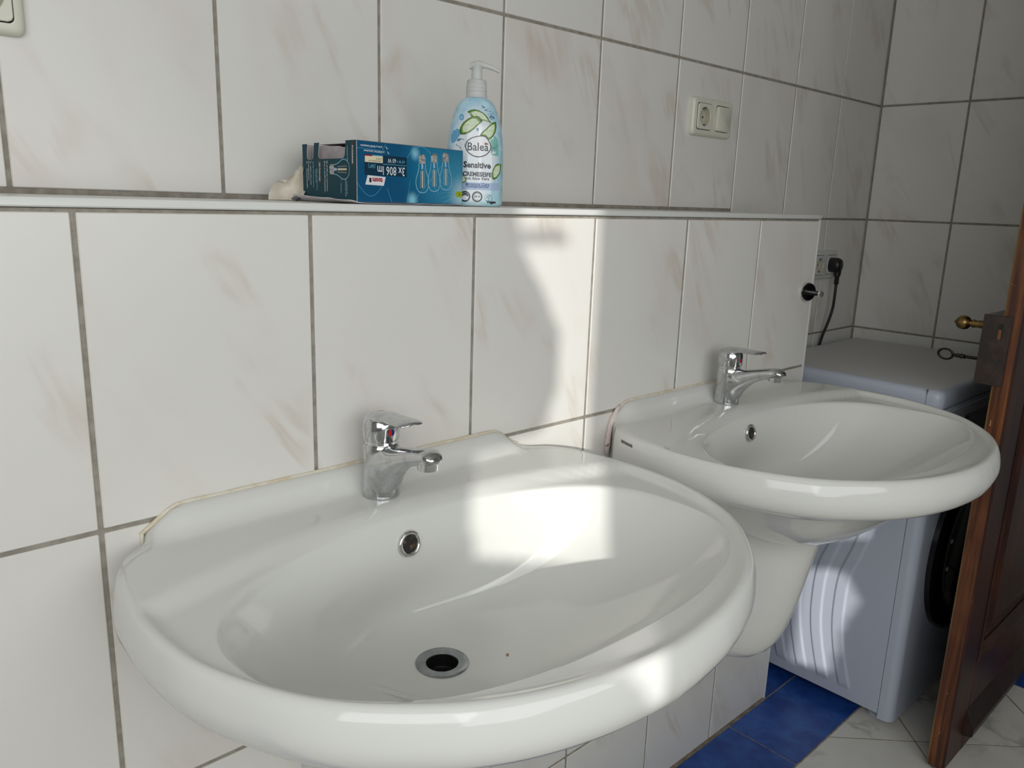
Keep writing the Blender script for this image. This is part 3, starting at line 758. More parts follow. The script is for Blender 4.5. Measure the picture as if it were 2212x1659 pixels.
# plug and cable of the washing machine
t = empty('power_cable', (2.045, YW - 0.020, 1.077), label='black angled plug with black cable hanging down to the washing machine', cat='power cable')
pb = loft_bm([[(x, y, z) for x, z in [(0.0185 * k * math.cos(a), 0.0215 * k * math.sin(a)) for a in [2*PI*i/28 for i in range(28)]]] for y, k in ((0.006, 0.97), (-0.008, 1.0), (-0.018, 0.97), (-0.026, 0.8), (-0.0285, 0.5))])
join(pb, tube_bm([(0.004, -0.014, 0.0), (0.004, -0.016, -0.020), (0.003, -0.017, -0.032)], [0.013, 0.0105, 0.0085], 16))
link('plug', mesh('plug', pb, M_PLUG, True, 50), t)
sr = bmesh.new()
for k in range(5):
    q = ring_bm(0.0050, 0.0022, 20, 8); join(sr, q, mx=Matrix.Translation((0.003, -0.017, -0.034 - k * 0.0045)))
join(sr, tube_bm([(0.003, -0.017, -0.03), (0.003, -0.017, -0.056)], 0.0052, 14))
link('strain_relief', mesh('strain_relief', sr, M_PLUG, True), t)
cp = [(0.003, -0.017, -0.05), (0.003, -0.017, -0.10), (0.003, -0.015, -0.13), (-0.001, -0.008, -0.17), (-0.005, 0.003, -0.215), (-0.007, 0.008, -0.26), (-0.007, 0.008, -0.34)]
cps = []
for i in range(len(cp) - 1):
    for k in range(6):
        u = k / 6; P = [Vector(cp[max(0, min(len(cp)-1, i + q))]) for q in (-1, 0, 1, 2)]
        cps.append(0.5 * ((2*P[1]) + (P[2]-P[0])*u + (2*P[0]-5*P[1]+4*P[2]-P[3])*u*u + (3*P[1]-P[0]-3*P[2]+P[3])*u**3))
link('cord', mesh('cord', tube_bm(cps, 0.0040, 12), M_PLUG, True), t)

# towel peg on the low wall
t = empty('towel_hook', (1.4805, -0.0075, 1.0515), math.radians(-24), label='small chrome peg on round black plate near the end of the low wall', cat='hook')
RX = Matrix.Rotation(PI / 2, 4, 'X')
q = lathe_bm([(0.0205, 0.0), (0.0205, 0.003), (0.0195, 0.004), (0.0, 0.004)], 36); bmesh.ops.transform(q, matrix=RX, verts=q.verts[:])
link('rim', mesh('rim', q, M_CHROME2, True, 40), t)
q = lathe_bm([(0.0182, 0.004), (0.0182, 0.0052), (0.0, 0.0052)], 36); bmesh.ops.transform(q, matrix=RX, verts=q.verts[:])
link('back_plate', mesh('back_plate', q, M_BLACK, True, 40), t)
q = lathe_bm([(0.0062, 0.004), (0.0062, 0.040), (0.0070, 0.041), (0.0070, 0.0455), (0.006, 0.0465), (0.0, 0.0465)], 24); bmesh.ops.transform(q, matrix=RX, verts=q.verts[:])
link('peg', mesh('peg', q, M_CHROME2, True, 40), t)

# ------------------------------------------------------------------ washing machine
WX, WXE, WY0, WY1 = 1.634, 2.234, -0.272, 0.198
t = empty('washing_machine', ((WX + WXE) / 2, -0.03, 0), label='white front-loading washing machine in the corner beyond the low wall', cat='washing machine')
ox, oy = (WX + WXE) / 2, -0.03
def L(x, y): return x - ox, y - oy
RIB = [(0.0, -0.165), (0.062, -0.149), (0.10, -0.137), (0.16, -0.1215), (0.22, -0.1120), (0.29, -0.1098), (0.34, -0.1125), (0.37, -0.1180), (0.42, -0.1340), (0.49, -0.1525), (0.56, -0.168), (0.64, -0.180), (0.80, -0.19)]
def side_panel():
    bm = bmesh.new(); ys = [-0.236 + 0.441 * i / 220 for i in range(221)]; zs = [0.030 + 0.772 * k / 130 for k in range(131)]; V = []
    for y in ys:
        row = []
        for z in zs:
            h = 0.0
            for off in (0, 0.057, 0.114, 0.171, 0.228, 0.285):
                d = y - (cat(RIB, z) + off); e = smoothstep((0.0165 - abs(d)) / 0.005) * smoothstep((z - 0.058) / 0.006) * smoothstep((0.775 - z) / 0.006)
                h = max(h, e)
            row.append(bm.verts.new((WX - ox - 0.0035 * h + 0.0, y - oy, z)))
        V.append(row)
    for i in range(220):
        for k in range(130): bm.faces.new((V[i][k], V[i+1][k], V[i+1][k+1], V[i][k+1]))
    return mesh('side_panel', bm, M_WASH, True)
body = box_bm(WX + 0.002 - ox, WXE - ox, -0.236 - oy, WY1 - oy, 0.028, 0.806, 0.003, 1)
link('cabinet', mesh('cabinet', body, M_WASH, False), t)
link('side_panel', side_panel(), t)
# front cover with rounded vertical corners
def rounded_front(x0, x1, yf, yb, z0, z1, r, bot=0.0):
    pts = [(x0, yb)]
    for i in range(9): a = PI + PI/2 * i / 8; pts.append((x0 + r + r * math.cos(a), yf + r + r * math.sin(a)))
    for i in range(9): a = 1.5*PI + PI/2 * i / 8; pts.append((x1 - r + r * math.cos(a), yf + r + r * math.sin(a)))
    pts.append((x1, yb))
    return loft_bm([[(x - ox, y - oy, z0) for x, y in pts], [(x - ox, y - oy, z1) for x, y in pts]])
link('front_cover', mesh('front_cover', rounded_front(WX - 0.001, WXE + 0.001, WY0, -0.2375, 0.018, 0.700, 0.022), M_WASH, True, 40), t)
pn = link('control_panel', mesh('control_panel', rounded_front(WX - 0.001, WXE + 0.001, WY0 - 0.002, -0.250, 0.702, 0.806, 0.016), M_WASH, True, 40), t)
fr = link('panel_inlay', mesh('panel_inlay', box_bm(WX + 0.012 - ox, WXE - 0.02 - ox, WY0 - 0.0045 - oy, WY0 - 0.001 - oy, 0.712, 0.800, 0.002, 2), M_PANELG), pn)
dr_ = box_bm(WX + 0.14 - ox, WX + 0.32 - ox, WY0 - 0.0065 - oy, WY0 - 0.004 - oy, 0.722, 0.778, 0.0008, 1)
link('button_field', mesh('button_field', dr_, mat('panel_dark', srgb(120, 124, 130), 0.3)), pn)
def panelmap(u, v, lift): return Vector((u - ox, WY0 - 0.0047 - lift - oy, v))
p = Print(panelmap)
M_INK = mat('panel_ink', (0.01, 0.01, 0.012), 0.5)
p.text('i', 0.020, WX + 0.085, 0.780, M_INK, bold=0.0005); p.text('Start', 0.013, WX + 0.082, 0.752, M_INK, bold=0.0004)
p.done('panel_print', pn)
for k in range(4):
    p = Print(panelmap); p.rect(WX + 0.150, WX + 0.172, 0.730 + k * 0.012, 0.735 + k * 0.012, M_INK, 0.0022, 1); p.done('button', pn)
# porthole
RXm = Matrix.Translation((1.930 - ox, WY0 - oy, 0.415)) @ Matrix.Rotation(PI / 2, 4, 'X')
q = lathe_bm([(0.226, -0.002), (0.226, 0.012), (0.220, 0.018), (0.205, 0.021), (0.165, 0.022), (0.150, 0.018), (0.120, 0.008), (0.0, 0.004)], 64, cap=False); bmesh.ops.transform(q, matrix=RXm, verts=q.verts[:])
pt = link('porthole', mesh('porthole', q, M_BLACK, True, 40), t)
for x, z in ((1.787, 0.462), (1.783, 0.391)):
    link('marking', mesh('marking', box_bm(x - 0.006 - ox, x + 0.006 - ox, WY0 - 0.0225 - oy, WY0 - 0.0215 - oy, z - 0.0045, z + 0.0045), M_MARKW), pt)
# lid with rounded edge
def lid():
    rings = []
    for ins, z in [(0.002, 0.8085), (0.0, 0.811), (0.0, 0.834), (0.0015, 0.841), (0.005, 0.846), (0.010, 0.849), (0.016, 0.850)]:
        hx, hy = (WXE - WX) / 2 + 0.002 - ins, (WY1 - WY0) / 2 - ins; cy = (WY0 + WY1) / 2 - oy
        rings.append([(x, cy + y, z) for x, y in rrect(hx, hy, max(0.022 - ins, 0.004), 5)])
    return loft_bm(rings)
lm = mesh('lid', lid(), [M_WASH, M_WASHTOP], True, 40)
for f in lm.polygons:
    if f.normal.z > 0.9 and f.center.z > 0.8495: f.material_index = 1
link('lid', lm, t)
link('seam', mesh('seam', (lambda q: q)(box_bm(WX - 0.0022 - ox, WX + 0.004 - ox, WY0 + 0.034 - oy, WY0 + 0.0348 - oy, 0.8095, 0.8505)), mat('seam', srgb(80, 84, 92), 0.6)), t)
for x in (WX + 0.045, WXE - 0.045):
    for y in (WY0 + 0.05, WY1 - 0.05):
        link('foot', mesh('foot', lathe_bm([(0.024, 0.0004), (0.024, 0.010), (0.019, 0.014), (0.012, 0.016), (0.012, 0.030)], 24), M_PANELG, True, 40), t, (x - ox, y - oy, 0))

# ------------------------------------------------------------------ door
DX, DXE, DY0, DY1, DZ = 1.566, 2.268, -0.415, -0.378, 2.03
door = link('door_1', mesh('door_1', box_bm(DX + 0.045, DXE - 0.09, DY0 + 0.012, DY1 - 0.012, 0.10, DZ - 0.05), M_WOODF)); door['kind'] = 'structure'
door['label'] = 'old dark brown panelled wooden door standing open at the right edge'
st = box_bm(DX, DX + 0.115, DY0, DY1, 0.008, DZ, 0.0042, 1)
sm = mesh('stile', st, [M_WOODF, M_WOODE, M_WOODY], False)
for f in sm.polygons:
    if f.normal.x < -0.85: f.material_index = 1
    elif f.normal.x < -0.2 and f.normal.y > 0: f.material_index = 2
link('stile', sm, door)
link('stile', mesh('stile', box_bm(DXE - 0.115, DXE, DY0, DY1, 0.008, DZ, 0.002, 1), M_WOODF), door)
for z0, z1 in ((0.008, 0.235), (0.90, 1.05), (DZ - 0.13, DZ)):
    link('rail', mesh('rail', box_bm(DX + 0.115, DXE - 0.115, DY0, DY1, z0, z1, 0.002, 1), M_WOODF), door)
def moulding(x0, x1, z0, z1):
    prof = [(0.0, 0.0), (0.006, -0.004), (0.012, -0.001), (0.02, 0.006), (0.026, 0.010)]
    rings = []
    for ins, d in prof: rings.append([(x, DY0 + d, z) for x, z in ((x0 + ins, z0 + ins), (x1 - ins, z0 + ins), (x1 - ins, z1 - ins), (x0 + ins, z1 - ins))])
    return loft_bm(rings, True, False)
for z0, z1 in ((0.235, 0.90), (1.05, DZ - 0.13)):
    link('moulding', mesh('moulding', moulding(DX + 0.115, DXE - 0.115, z0, z1), M_WOODF, False), door)
    rp = loft_bm([[(x, DY0 + d, z) for x, z in ((DX + 0.16 + i, z0 + 0.045 + i), (DXE - 0.16 - i, z0 + 0.045 + i), (DXE - 0.16 - i, z1 - 0.045 - i), (DX + 0.16 + i, z1 - 0.045 - i))] for i, d in ((0, 0.012), (0.035, 0.003))])
    link('raised_panel', mesh('raised_panel', rp, M_WOODF), door)
link('weather_bar', mesh('weather_bar', loft_bm([[(x, y, z) for y, z in ((DY0, 0.055), (DY0 - 0.020, 0.060), (DY0 - 0.022, 0.078), (DY0 - 0.010, 0.100), (DY0, 0.122))] for x in (DX + 0.10, DXE - 0.02)]), wood('bar_wood', srgb(30, 18, 14), srgb(44, 30, 26), srgb(60, 44, 38), 0.1)), door)
link('latch_keep', mesh('latch_keep', box_bm(DX - 0.0006, DX + 0.01, -0.404, -0.394, 0.700, 0.712, 0.001, 1), M_IRON), door)
# rim lock: box on the far face, forend on the edge
lock = box_bm(DX + 0.002, DX + 0.15, DY1, DY1 + 0.032, 0.900, 1.036, 0.0015, 1)
lk = link('rim_lock', mesh('rim_lock', lock, M_IRON), door)
link('forend', mesh('forend', box_bm(DX - 0.003, DX + 0.002, -0.396, DY1 + 0.033, 0.896, 1.038, 0.0008, 1), M_IRON), lk)
link('lock_top', mesh('lock_top', box_bm(DX + 0.000, DX + 0.152, -0.384, DY1 + 0.031, 1.0362, 1.0376, 0.0005, 1), M_IRONTOP), lk)
link('latch_slot', mesh('latch_slot', box_bm(DX - 0.0036, DX - 0.0025, -0.382, -0.374, 0.990, 1.022, 0.0, 1), M_DARKHOLE), lk)
link('latch_bolt', mesh('latch_bolt', box_bm(DX - 0.0042, DX - 0.0028, -0.381, -0.375, 0.9905, 1.010, 0.0, 1), M_WOODE), lk)
# knob and key point away from the door on its far face (+y)
RY = Matrix.Rotation(-PI / 2, 4, 'X')
q = lathe_bm([(0.0075, -0.013), (0.013, 0.0), (0.013, 0.003), (0.0085, 0.005), (0.0075, 0.020), (0.009, 0.024), (0.009, 0.026), (0.0065, 0.028), (0.0075, 0.031), (0.0125, 0.035), (0.0152, 0.043), (0.0138, 0.051), (0.0090, 0.057), (0.0038, 0.0590), (0.0030, 0.0615), (0.0, 0.062)], 32); bmesh.ops.transform(q, matrix=Matrix.Translation((DX + 0.065, DY1 + 0.045, 1.008)) @ RY, verts=q.verts[:])
link('door_knob', mesh('door_knob', q, M_BRASS, True, 60), lk)
kb = lathe_bm([(0.0034, 0.0), (0.0034, 0.030), (0.0050, 0.031), (0.0036, 0.033), (0.0056, 0.036), (0.0036, 0.039), (0.0046, 0.041), (0.0030, 0.047), (0.0026, 0.050)], 20)
q = ring_bm(0.0115, 0.0022, 32, 10); join(kb, q, mx=Matrix.Translation((0, 0, 0.061)) @ Matrix.Rotation(PI / 2, 4, 'X') @ Matrix.Rotation(0, 4, 'Z'))
key = link('key', mesh('key', kb, M_KEY, True, 50)); key.matrix_world = Matrix.Translation((DX + 0.050, DY1 + 0.0325, 0.938)) @ RY @ Matrix.Rotation(math.radians(78), 4, 'Z') @ Matrix.Diagonal((1, 1, 1.27, 1))
tag(key, 'old iron key with a ring bow stuck in the door lock', 'key')

# ------------------------------------------------------------------ soap bottle
BC = Vector((0.5710, 0.0800, ZL)); face = (cam.location - BC); face.z = 0; face.normalize()
rz = math.atan2(face.y, face.x) + PI / 2
bt = empty('soap_bottle', BC, rz, 'pale blue pump bottle of cream soap with aloe vera print, standing on the tiled ledge', 'soap bottle'); bt.scale = (1.02, 1.02, 1.02)
BP = [(0.0, 0.0372), (0.002, 0.0398), (0.006, 0.0408), (0.020, 0.0412), (0.040, 0.0412), (0.070, 0.0408), (0.0955, 0.0394), (0.114, 0.0362), (0.129, 0.0318), (0.139, 0.0278), (0.1455, 0.0232), (0.1495, 0.0180), (0.1512, 0.0145), (0.1530, 0.0132)]
def bhw(z): return cat(BP, z)
def bsurf(u, v, lift):
    # u: horizontal coordinate in front view, v: height
    a = bhw(v); d = 0.0265 * (a / 0.0412) ** 0.75; x = max(-a * 0.999, min(a * 0.999, u)); nn = 2.2
    y = -d * (1 - abs(x / a) ** nn) ** (1 / nn)
    nrm = Vector((x / a ** 2, y / d ** 2, 0)).normalized()
    return Vector((x, y, v)) + nrm * lift
rings = []
for z, a in [(0.0, 0.030)] + [(0.153 * i / 60, None) for i in range(61)]:
    a = a or bhw(z); d = 0.0265 * (a / 0.0412) ** 0.75; rg = []
    for i in range(56):
        q = 2 * PI * i / 56; c, s = math.cos(q), math.sin(q); nn = 2.2; r = (abs(c) ** nn + abs(s) ** nn) ** (-1 / nn)
        rg.append((a * r * c, d * r * s, z))
    rings.append(rg)
mb = mat('soap_blue', srgb(166, 205, 222), 0.12, coat=0.5); tt = NT(mb)
tc = tt.add('ShaderNodeTexCoord').outputs['Object']; sep = tt.add('ShaderNodeSeparateXYZ'); tt.link(tc, sep.inputs[0])
gx = tt.math('DIVIDE', sep.outputs[0], 0.036); gz = tt.math('DIVIDE', tt.math('SUBTRACT', sep.outputs[2], 0.070), 0.072)
rr = tt.math('ADD', tt.math('POWER', tt.math('ABSOLUTE', gx), 2.0), tt.math('POWER', tt.math('ABSOLUTE', gz), 2.0))
nz = tt.noise(tc, 55.0, 3, 0.5, None, 0.8)
core = tt.mapr(tt.math('ADD', rr, tt.math('MULTIPLY', nz, 0.5)), 0.75, 1.35, 1.0, 0.0)
side = tt.mix(tt.mapr(nz, 0.3, 0.7), srgb(150, 196, 218), srgb(186, 220, 232))
side = tt.mix(tt.mapr(sep.outputs[2], 0.0, 0.03, 0.8, 0.0), side, srgb(178, 222, 228))
tt.link(tt.mix(core, side, srgb(222, 230, 234)), tt.b.inputs['Base Color'])
link('bottle_body', mesh('bottle_body', loft_bm(rings), mb, True, 60), bt)
mp = mat('clear_plastic', srgb(226, 228, 226), 0.18, trans=0.35); mp.node_tree.nodes['Principled BSDF'].inputs['IOR'].default_value = 1.2
cprof = [(0.0135, 0.150), (0.0152, 0.1505), (0.0155, 0.153), (0.0150, 0.154), (0.0150, 0.158), (0.0145, 0.1585), (0.0148, 0.159), (0.0148, 0.163), (0.0143, 0.1635), (0.0146, 0.164), (0.0144, 0.169), (0.0140, 0.1695), (0.0142, 0.170), (0.0138, 0.1745), (0.0120, 0.1755), (0.0, 0.1757)]
link('collar', mesh('collar', lathe_bm(cprof, 40), mp, True, 40), bt)
link('pump_stem', mesh('pump_stem', lathe_bm([(0.0078, 0.175), (0.0078, 0.176), (0.0072, 0.1985), (0.0, 0.1985)], 28), mp, True, 40), bt)
nz_ = [(-0.0105, 0.0, 0.1935, 0.0055), (-0.004, 0.0, 0.1955, 0.0075), (0.004, 0.0, 0.1965, 0.0075), (0.012, 0.0, 0.1955, 0.0055), (0.022, 0.0, 0.1925, 0.0044), (0.031, 0.0, 0.1885, 0.0036), (0.0325, 0.0, 0.1875, 0.003)]
rings = [[(x, 0.9 * r * math.cos(q), z + r * math.sin(q) * (0.75)) for q in [2*PI*i/16 for i in range(16)]] for x, _, z, r in nz_]
link('pump_nozzle', mesh('pump_nozzle', loft_bm(rings), mp, True, 50), bt)
# print on the bottle.  px -> local: u=(px-1027)/1463, v=(447.5-py)/1463
def B(px, py): return ((px - 1027) / 1463, (447.5 - py) / 1463)
P_ = Print(bsurf)
K_NAVY = mat('ink_navy', srgb(18, 28, 44), 0.3, coat=0.3); K_WHITE = mat('ink_white', srgb(232, 236, 238), 0.25, coat=0.3); K_DG = mat('ink_aloe_dark', srgb(58, 96, 26), 0.3, coat=0.3); K_MG = mat('ink_aloe_mid', srgb(118, 156, 52), 0.3, coat=0.3)
K_LG = noisy('ink_aloe_gel', srgb(196, 216, 178), srgb(222, 230, 210), 300, 0.3); K_SB = mat('ink_sky', srgb(98, 164, 200), 0.3, coat=0.3); K_LIL = mat('ink_lilac', srgb(168, 190, 218), 0.3, coat=0.3)
K_TEAL = mat('ink_teal', srgb(126, 190, 178), 0.3, coat=0.3); K_GB = mat('ink_slate', srgb(78, 120, 150), 0.3, coat=0.3); K_RD = mat('ink_red', srgb(150, 70, 58), 0.3)
def BP_(pts): return [B(*p) for p in pts]
def crop1(x, y): return (970 + x / 16.59, 240 + y / 16.59)
def crop2(x, y): return (980 + x / 13.83, 330 + y / 13.83)
def C1(pts): return BP_([crop1(*p) for p in pts])
def C2(pts): return BP_([crop2(*p) for p in pts])
P_.poly(C1([(180, 900), (100, 1050), (95, 1200), (140, 1340), (240, 1300), (330, 1180), (420, 1040), (420, 880), (300, 850)]), K_SB, 0.8e-4)
P_.poly(C1([(1450, 1200), (1600, 1040), (1700, 1130), (1760, 1350), (1745, 1550), (1700, 1659), (1480, 1640), (1490, 1400)]), K_TEAL, 0.8e-4)
P_.poly(C2([(1100, 150), (1340, 0), (1320, 205), (1200, 180)]), K_TEAL, 0.8e-4)
def smooth_poly(pts, n=4):
    out = []; m = len(pts)
    for i in range(m):
        p0, p1, p2, p3 = pts[i-1], pts[i], pts[(i+1) % m], pts[(i+2) % m]
        for k in range(n):
            u = k / n; out.append(tuple(0.5*((2*p1[j])+(p2[j]-p0[j])*u+(2*p0[j]-5*p1[j]+4*p2[j]-p3[j])*u*u+(3*p1[j]-p0[j]-3*p2[j]+p3[j])*u**3) for j in (0, 1)))
    return out
def aloe(tip, body, lift=1.6e-4, gx=0, gy=0, sc=(0.86, 0.80, 0.66)):
    pts = body; n = len(pts); cx = sum(p[0] for p in pts) / n + gx; cy = sum(p[1] for p in pts) / n + gy
    for k, m_, l in ((1.0, K_DG, lift), (sc[0], K_MG, lift + 0.5e-4), (sc[2] + 0.06, K_LG, lift + 1.0e-4)):
        P_.poly([(cx + (x - cx) * k, cy + (y - cy) * k) for x, y in pts], m_, l, 5)
aloe(None, C1([(650, 285), (760, 225), (900, 200), (1060, 235), (1220, 320), (1330, 420), (1400, 520), (1490, 640), (1380, 600), (1270, 570), (1150, 550), (1050, 450), (900, 420), (780, 440)]), 1.2e-4)
aloe(None, C1([(425, 1050), (395, 930), (420, 800), (520, 640), (660, 530), (830, 430), (1000, 420), (1180, 560), (1130, 640), (1020, 720), (900, 850), (760, 960), (600, 1040)]), 2.8e-4)
aloe(None, C1([(1640, 570), (1660, 740), (1630, 920), (1560, 1060), (1470, 1160), (1380, 1200), (1270, 1090), (1090, 1060), (1150, 960), (1300, 830), (1430, 690), (1520, 610)]), 2.8e-4)
aloe(None, C2([(1410, 385), (1415, 520), (1380, 680), (1300, 800), (1240, 850), (1165, 845), (1145, 700), (1170, 580), (1240, 440), (1320, 390)]), 1.4e-4)
aloe(None, C2([(250, 680), (330, 760), (400, 860), (410, 930), (340, 975), (240, 985), (200, 900), (190, 760)]), 1.4e-4)
for cx, cy, a, b in ((455, 470, 80, 110), (1010, 870, 40, 55), (1490, 440, 90, 50)):
    x, y = B(*crop1(cx, cy)); P_.poly(ell(a/16.59/1463, b/16.59/1463, 20, x, y), K_GB if cx > 600 else K_SB, 1.4e-4, 3)
    P_.poly(ell(a*.5/16.59/1463, b*.5/16.59/1463, 16, x, y - 0.0006), K_LIL, 2.0e-4, 2)
P_.poly(C1([(300, 1260), (340, 1190), (430, 1175), (520, 1200), (430, 1220), (370, 1270)]), K_GB, 1.4e-4, 3)
random.seed(3)
for k in range(90):      # splash droplets
    if k < 40: ang_ = random.uniform(0.25, 1.35); r_ = random.gauss(560, 35); x, y = 1000 + r_ * math.cos(ang_), 640 - r_ * math.sin(ang_)
    elif k < 65: x, y = random.uniform(270, 590), random.uniform(1200, 1600)
    else: x, y = random.uniform(1500, 1700), random.uniform(1350, 1620)
    u, v = B(*crop1(x, y)); s_ = random.uniform(0.00025, 0.0009)
    P_.poly(ell(s_, s_ * random.uniform(0.5, 1.0), 7, u, v, random.uniform(0, 3)), random.choice((K_GB, K_NAVY, K_GB)), 1.8e-4, 1)
# brand blob
blob = smooth_poly(C1([(1270, 1070), (1390, 1180), (1470, 1330), (1490, 1480), (1420, 1620), (1290, 1730), (1080, 1790), (880, 1760), (700, 1650), (610, 1500), (600, 1380), (650, 1260), (760, 1170), (900, 1110), (1080, 1070)]), 3)
P_.poly(blob, K_NAVY, 4.2e-4, 6)
n_ = len(blob); cx_ = sum(p[0] for p in blob)/n_; cy_ = sum(p[1] for p in blob)/n_
P_.poly([(cx_ + (x-cx_)*0.92, cy_ + (y-cy_)*0.905) for x, y in blob], K_WHITE, 4.9e-4, 6)
def T(s, size, px, py, m=K_NAVY, bold=0.0, xs=1.0, lift=5.6e-4, rot=0.0): 
    u, v = B(px, py); P_.text(s, size, u, v, m, lift, rot, bold, xs)
T('Balea', 0.0158, 1032, 327.5, bold=0.00022, xs=0.92)
T('dm', 0.0042, 1049.5, 320, K_RD, bold=0.0003)
T('Sensitive', 0.0116, 1031.5, 364, bold=0.00040, xs=0.96, lift=2.4e-4, rot=-0.02)
T('CREMESEIFE', 0.0083, 1032, 382.5, bold=0.00030, xs=0.95, lift=2.4e-4, rot=-0.02)
T('mit Aloe Vera', 0.0060, 1032.5, 391, bold=0.00012, lift=2.4e-4)
u0, v0 = B(966, 414); u1, v1 = B(1086, 399)
P_.rect(-0.0409, 0.0409, v0, v1, K_LIL, 0.9e-4, 24)
T('Moisture Care', 0.0058, 1033, 403, mat('ink_blue', srgb(60, 84, 140), 0.3), 0.0001, lift=2.4e-4)
T('Feuchtigkeitsformel', 0.0040, 1033, 407.5, mat('ink_blue2', srgb(60, 84, 140), 0.3), 0.0001, lift=2.4e-4)
for k, px in enumerate((1007.5, 1033)):
    u, v = B(px, 428)
    P_.poly(ell(0.0076, 0.0076, 32, u, v), K_NAVY, 1.8e-4, 3); P_.poly(ell(0.0055, 0.0055, 28, u, v), K_WHITE, 2.6e-4, 3)
    if k == 0: P_.poly([(u + 0.0050*math.cos(q), v + 0.0050*math.sin(q)) for q in [PI*i/16 for i in range(17)]], K_NAVY, 3.4e-4, 3)
    else: P_.stroke([(u + 0.0044*math.cos(q), v + 0.0044*math.sin(q)) for q in [PI*2*i/30 for i in range(26)]], 0.0004, K_NAVY, 3.4e-4)
    P_.text('98 %', 0.0040, u, v, K_NAVY, 3.6e-4, 0, 0.0001) if k else P_.text('ohne', 0.0028, u, v + 0.002, K_WHITE, 4.2e-4)
u, v = B(1057, 430); P_.stroke(ell(0.0052, 0.0052, 28, u, v), 0.0003, K_NAVY, 2.4e-4, True); P_.stroke(ell(0.0024, 0.0013, 18, u, v + 0.002, 0.6), 0.0006, K_NAVY, 2.6e-4, True)
P_.stroke([(u + 0.0, v + 0.0005), (u + 0.0005, v - 0.004)], 0.0004, K_NAVY, 2.6e-4)
P_.text('Vegan', 0.0054, u + 0.0040, v - 0.0056, K_NAVY, 3.0e-4, 0, 0.0003)
P_.done('label_print', bt)

# ------------------------------------------------------------------ light bulb carton
A = Vector((0.329, 0.020, 0)); Bp = Vector((0.526, 0.054, 0)); Lp = Vector((0.330, 0.157, 0))
zb = ZL + 0.0022; HB = 0.0745
ct = empty('bulb_carton', (A.x, A.y, zb), 0, 'teal and blue carton for three light bulbs, upside down on the ledge', 'box')
eL = (Bp - A); LEN = eL.length; eL.normalize(); eW = (Lp - A); WID = eW.length; eW.normalize(); UP = Vector((0, 0, 1))
def fr_map(s, t_, lift): return eL * s + UP * t_ + Vector((eL.y, -eL.x, 0)) * lift
def en_map(s, t_, lift): return eW * s + UP * t_ + Vector((-eW.y, eW.x, 0)) * (lift)
def card(bm, fn, poly, mi_f, mi_b, th=0.0006):
    f_ = [bm.verts.new(fn(x, y, 0)) for x, y in poly]; b_ = [bm.verts.new(fn(x, y, -th)) for x, y in poly]
    a = bm.faces.new(f_); a.material_index = mi_f; c = bm.faces.new(b_[::-1]); c.material_index = mi_b
    for i in range(len(poly)):
        j = (i + 1) % len(poly); e = bm.faces.new((f_[i], f_[j], b_[j], b_[i])); e.material_index = mi_b
def bluecard():
    m = mat('card_blue', srgb(12, 84, 122), 0.4, spec=0.35); q = NT(m)
    tc = q.add('ShaderNodeTexCoord').outputs['Object']
    def dist(px, pz, fall):
        v = q.add('ShaderNodeVectorMath', operation='DISTANCE'); q.link(tc, v.inputs[0]); v.inputs[1].default_value = fr_map(px, pz, 0); return q.mapr(v.outputs['Value'], 0.0, fall, 1.0, 0.0)
    g = dist(0.20, 0.018, 0.11); g2 = dist(0.103, 0.0645, 0.012); g3 = dist(0.098, 0.004, 0.014); g4 = dist(0.200, 0.012, 0.035); g5 = dist(0.13, 0.05, 0.07)
    c = q.mix(q.math('MULTIPLY', g5, 0.55), srgb(8, 84, 124), srgb(26, 144, 184)); c = q.mix(q.math('MULTIPLY', g, 0.65), c, srgb(74, 168, 200))
    c = q.mix(q.math('MULTIPLY', g2, 0.75), c, srgb(150, 220, 240)); c = q.mix(q.math('MULTIPLY', g3, 0.8), c, srgb(150, 225, 245)); c = q.mix(q.math('MULTIPLY', g4, 0.7), c, srgb(205, 228, 236))
    q.link(c, q.b.inputs['Base Color']); return m
M_CB = bluecard(); M_CT = mat('card_teal', srgb(12, 64, 76), 0.55, spec=0.25); M_CG = noisy('card_grey', srgb(188, 180, 182), srgb(172, 165, 168), 60, 0.8)
bm = bmesh.new(); card(bm, fr_map, [(0, 0), (LEN, 0), (LEN, HB), (0, HB)], 0, 1)
link('front_panel', mesh('front_panel', bm, [M_CB, M_CG], angle='keep'), ct)
def arc(cx, cy, r, a0, a1, n=5): return [(cx + r*math.cos(math.radians(a0+(a1-a0)*i/n)), cy + r*math.sin(math.radians(a0+(a1-a0)*i/n))) for i in range(n+1)]
ep = [(0, 0), (WID, 0), (WID, HB - 0.002), (0.1235, HB - 0.002), (0.1245, 0.064)] + arc(0.1195, 0.0575, 0.0055, 0, -90) + arc(0.1125, 0.0575, 0.0055, -90, -180) + [(0.1050, HB - 0.001), (0.0915, HB - 0.001), (0.0945, 0.060)] + arc(0.0885, 0.0588, 0.006, 0, -90) + arc(0.0345, 0.0600, 0.0072, -90, -180) + [(0.0255, HB), (0, HB)]
from mathutils.geometry import tessellate_polygon
def card_tess(fn, poly, mf, mb_, th=0.0006):
    bm = bmesh.new(); tri = tessellate_polygon([[Vector((x, y, 0)) for x, y in poly]])
    F = [bm.verts.new(fn(x, y, 0)) for x, y in poly]; Bk = [bm.verts.new(fn(x, y, -th)) for x, y in poly]
    for a, b, c in tri:
        f = bm.faces.new((F[a], F[b], F[c])); f.material_index = 0
        f = bm.faces.new((Bk[c], Bk[b], Bk[a])); f.material_index = 1
    for i in range(len(poly)):
        j = (i + 1) % len(poly); f = bm.faces.new((F[i], F[j], Bk[j], Bk[i])); f.material_index = 1
    return mesh('panel', bm, [mf, mb_])
link('end_panel', card_tess(en_map, ep, M_CT, M_CG), ct)
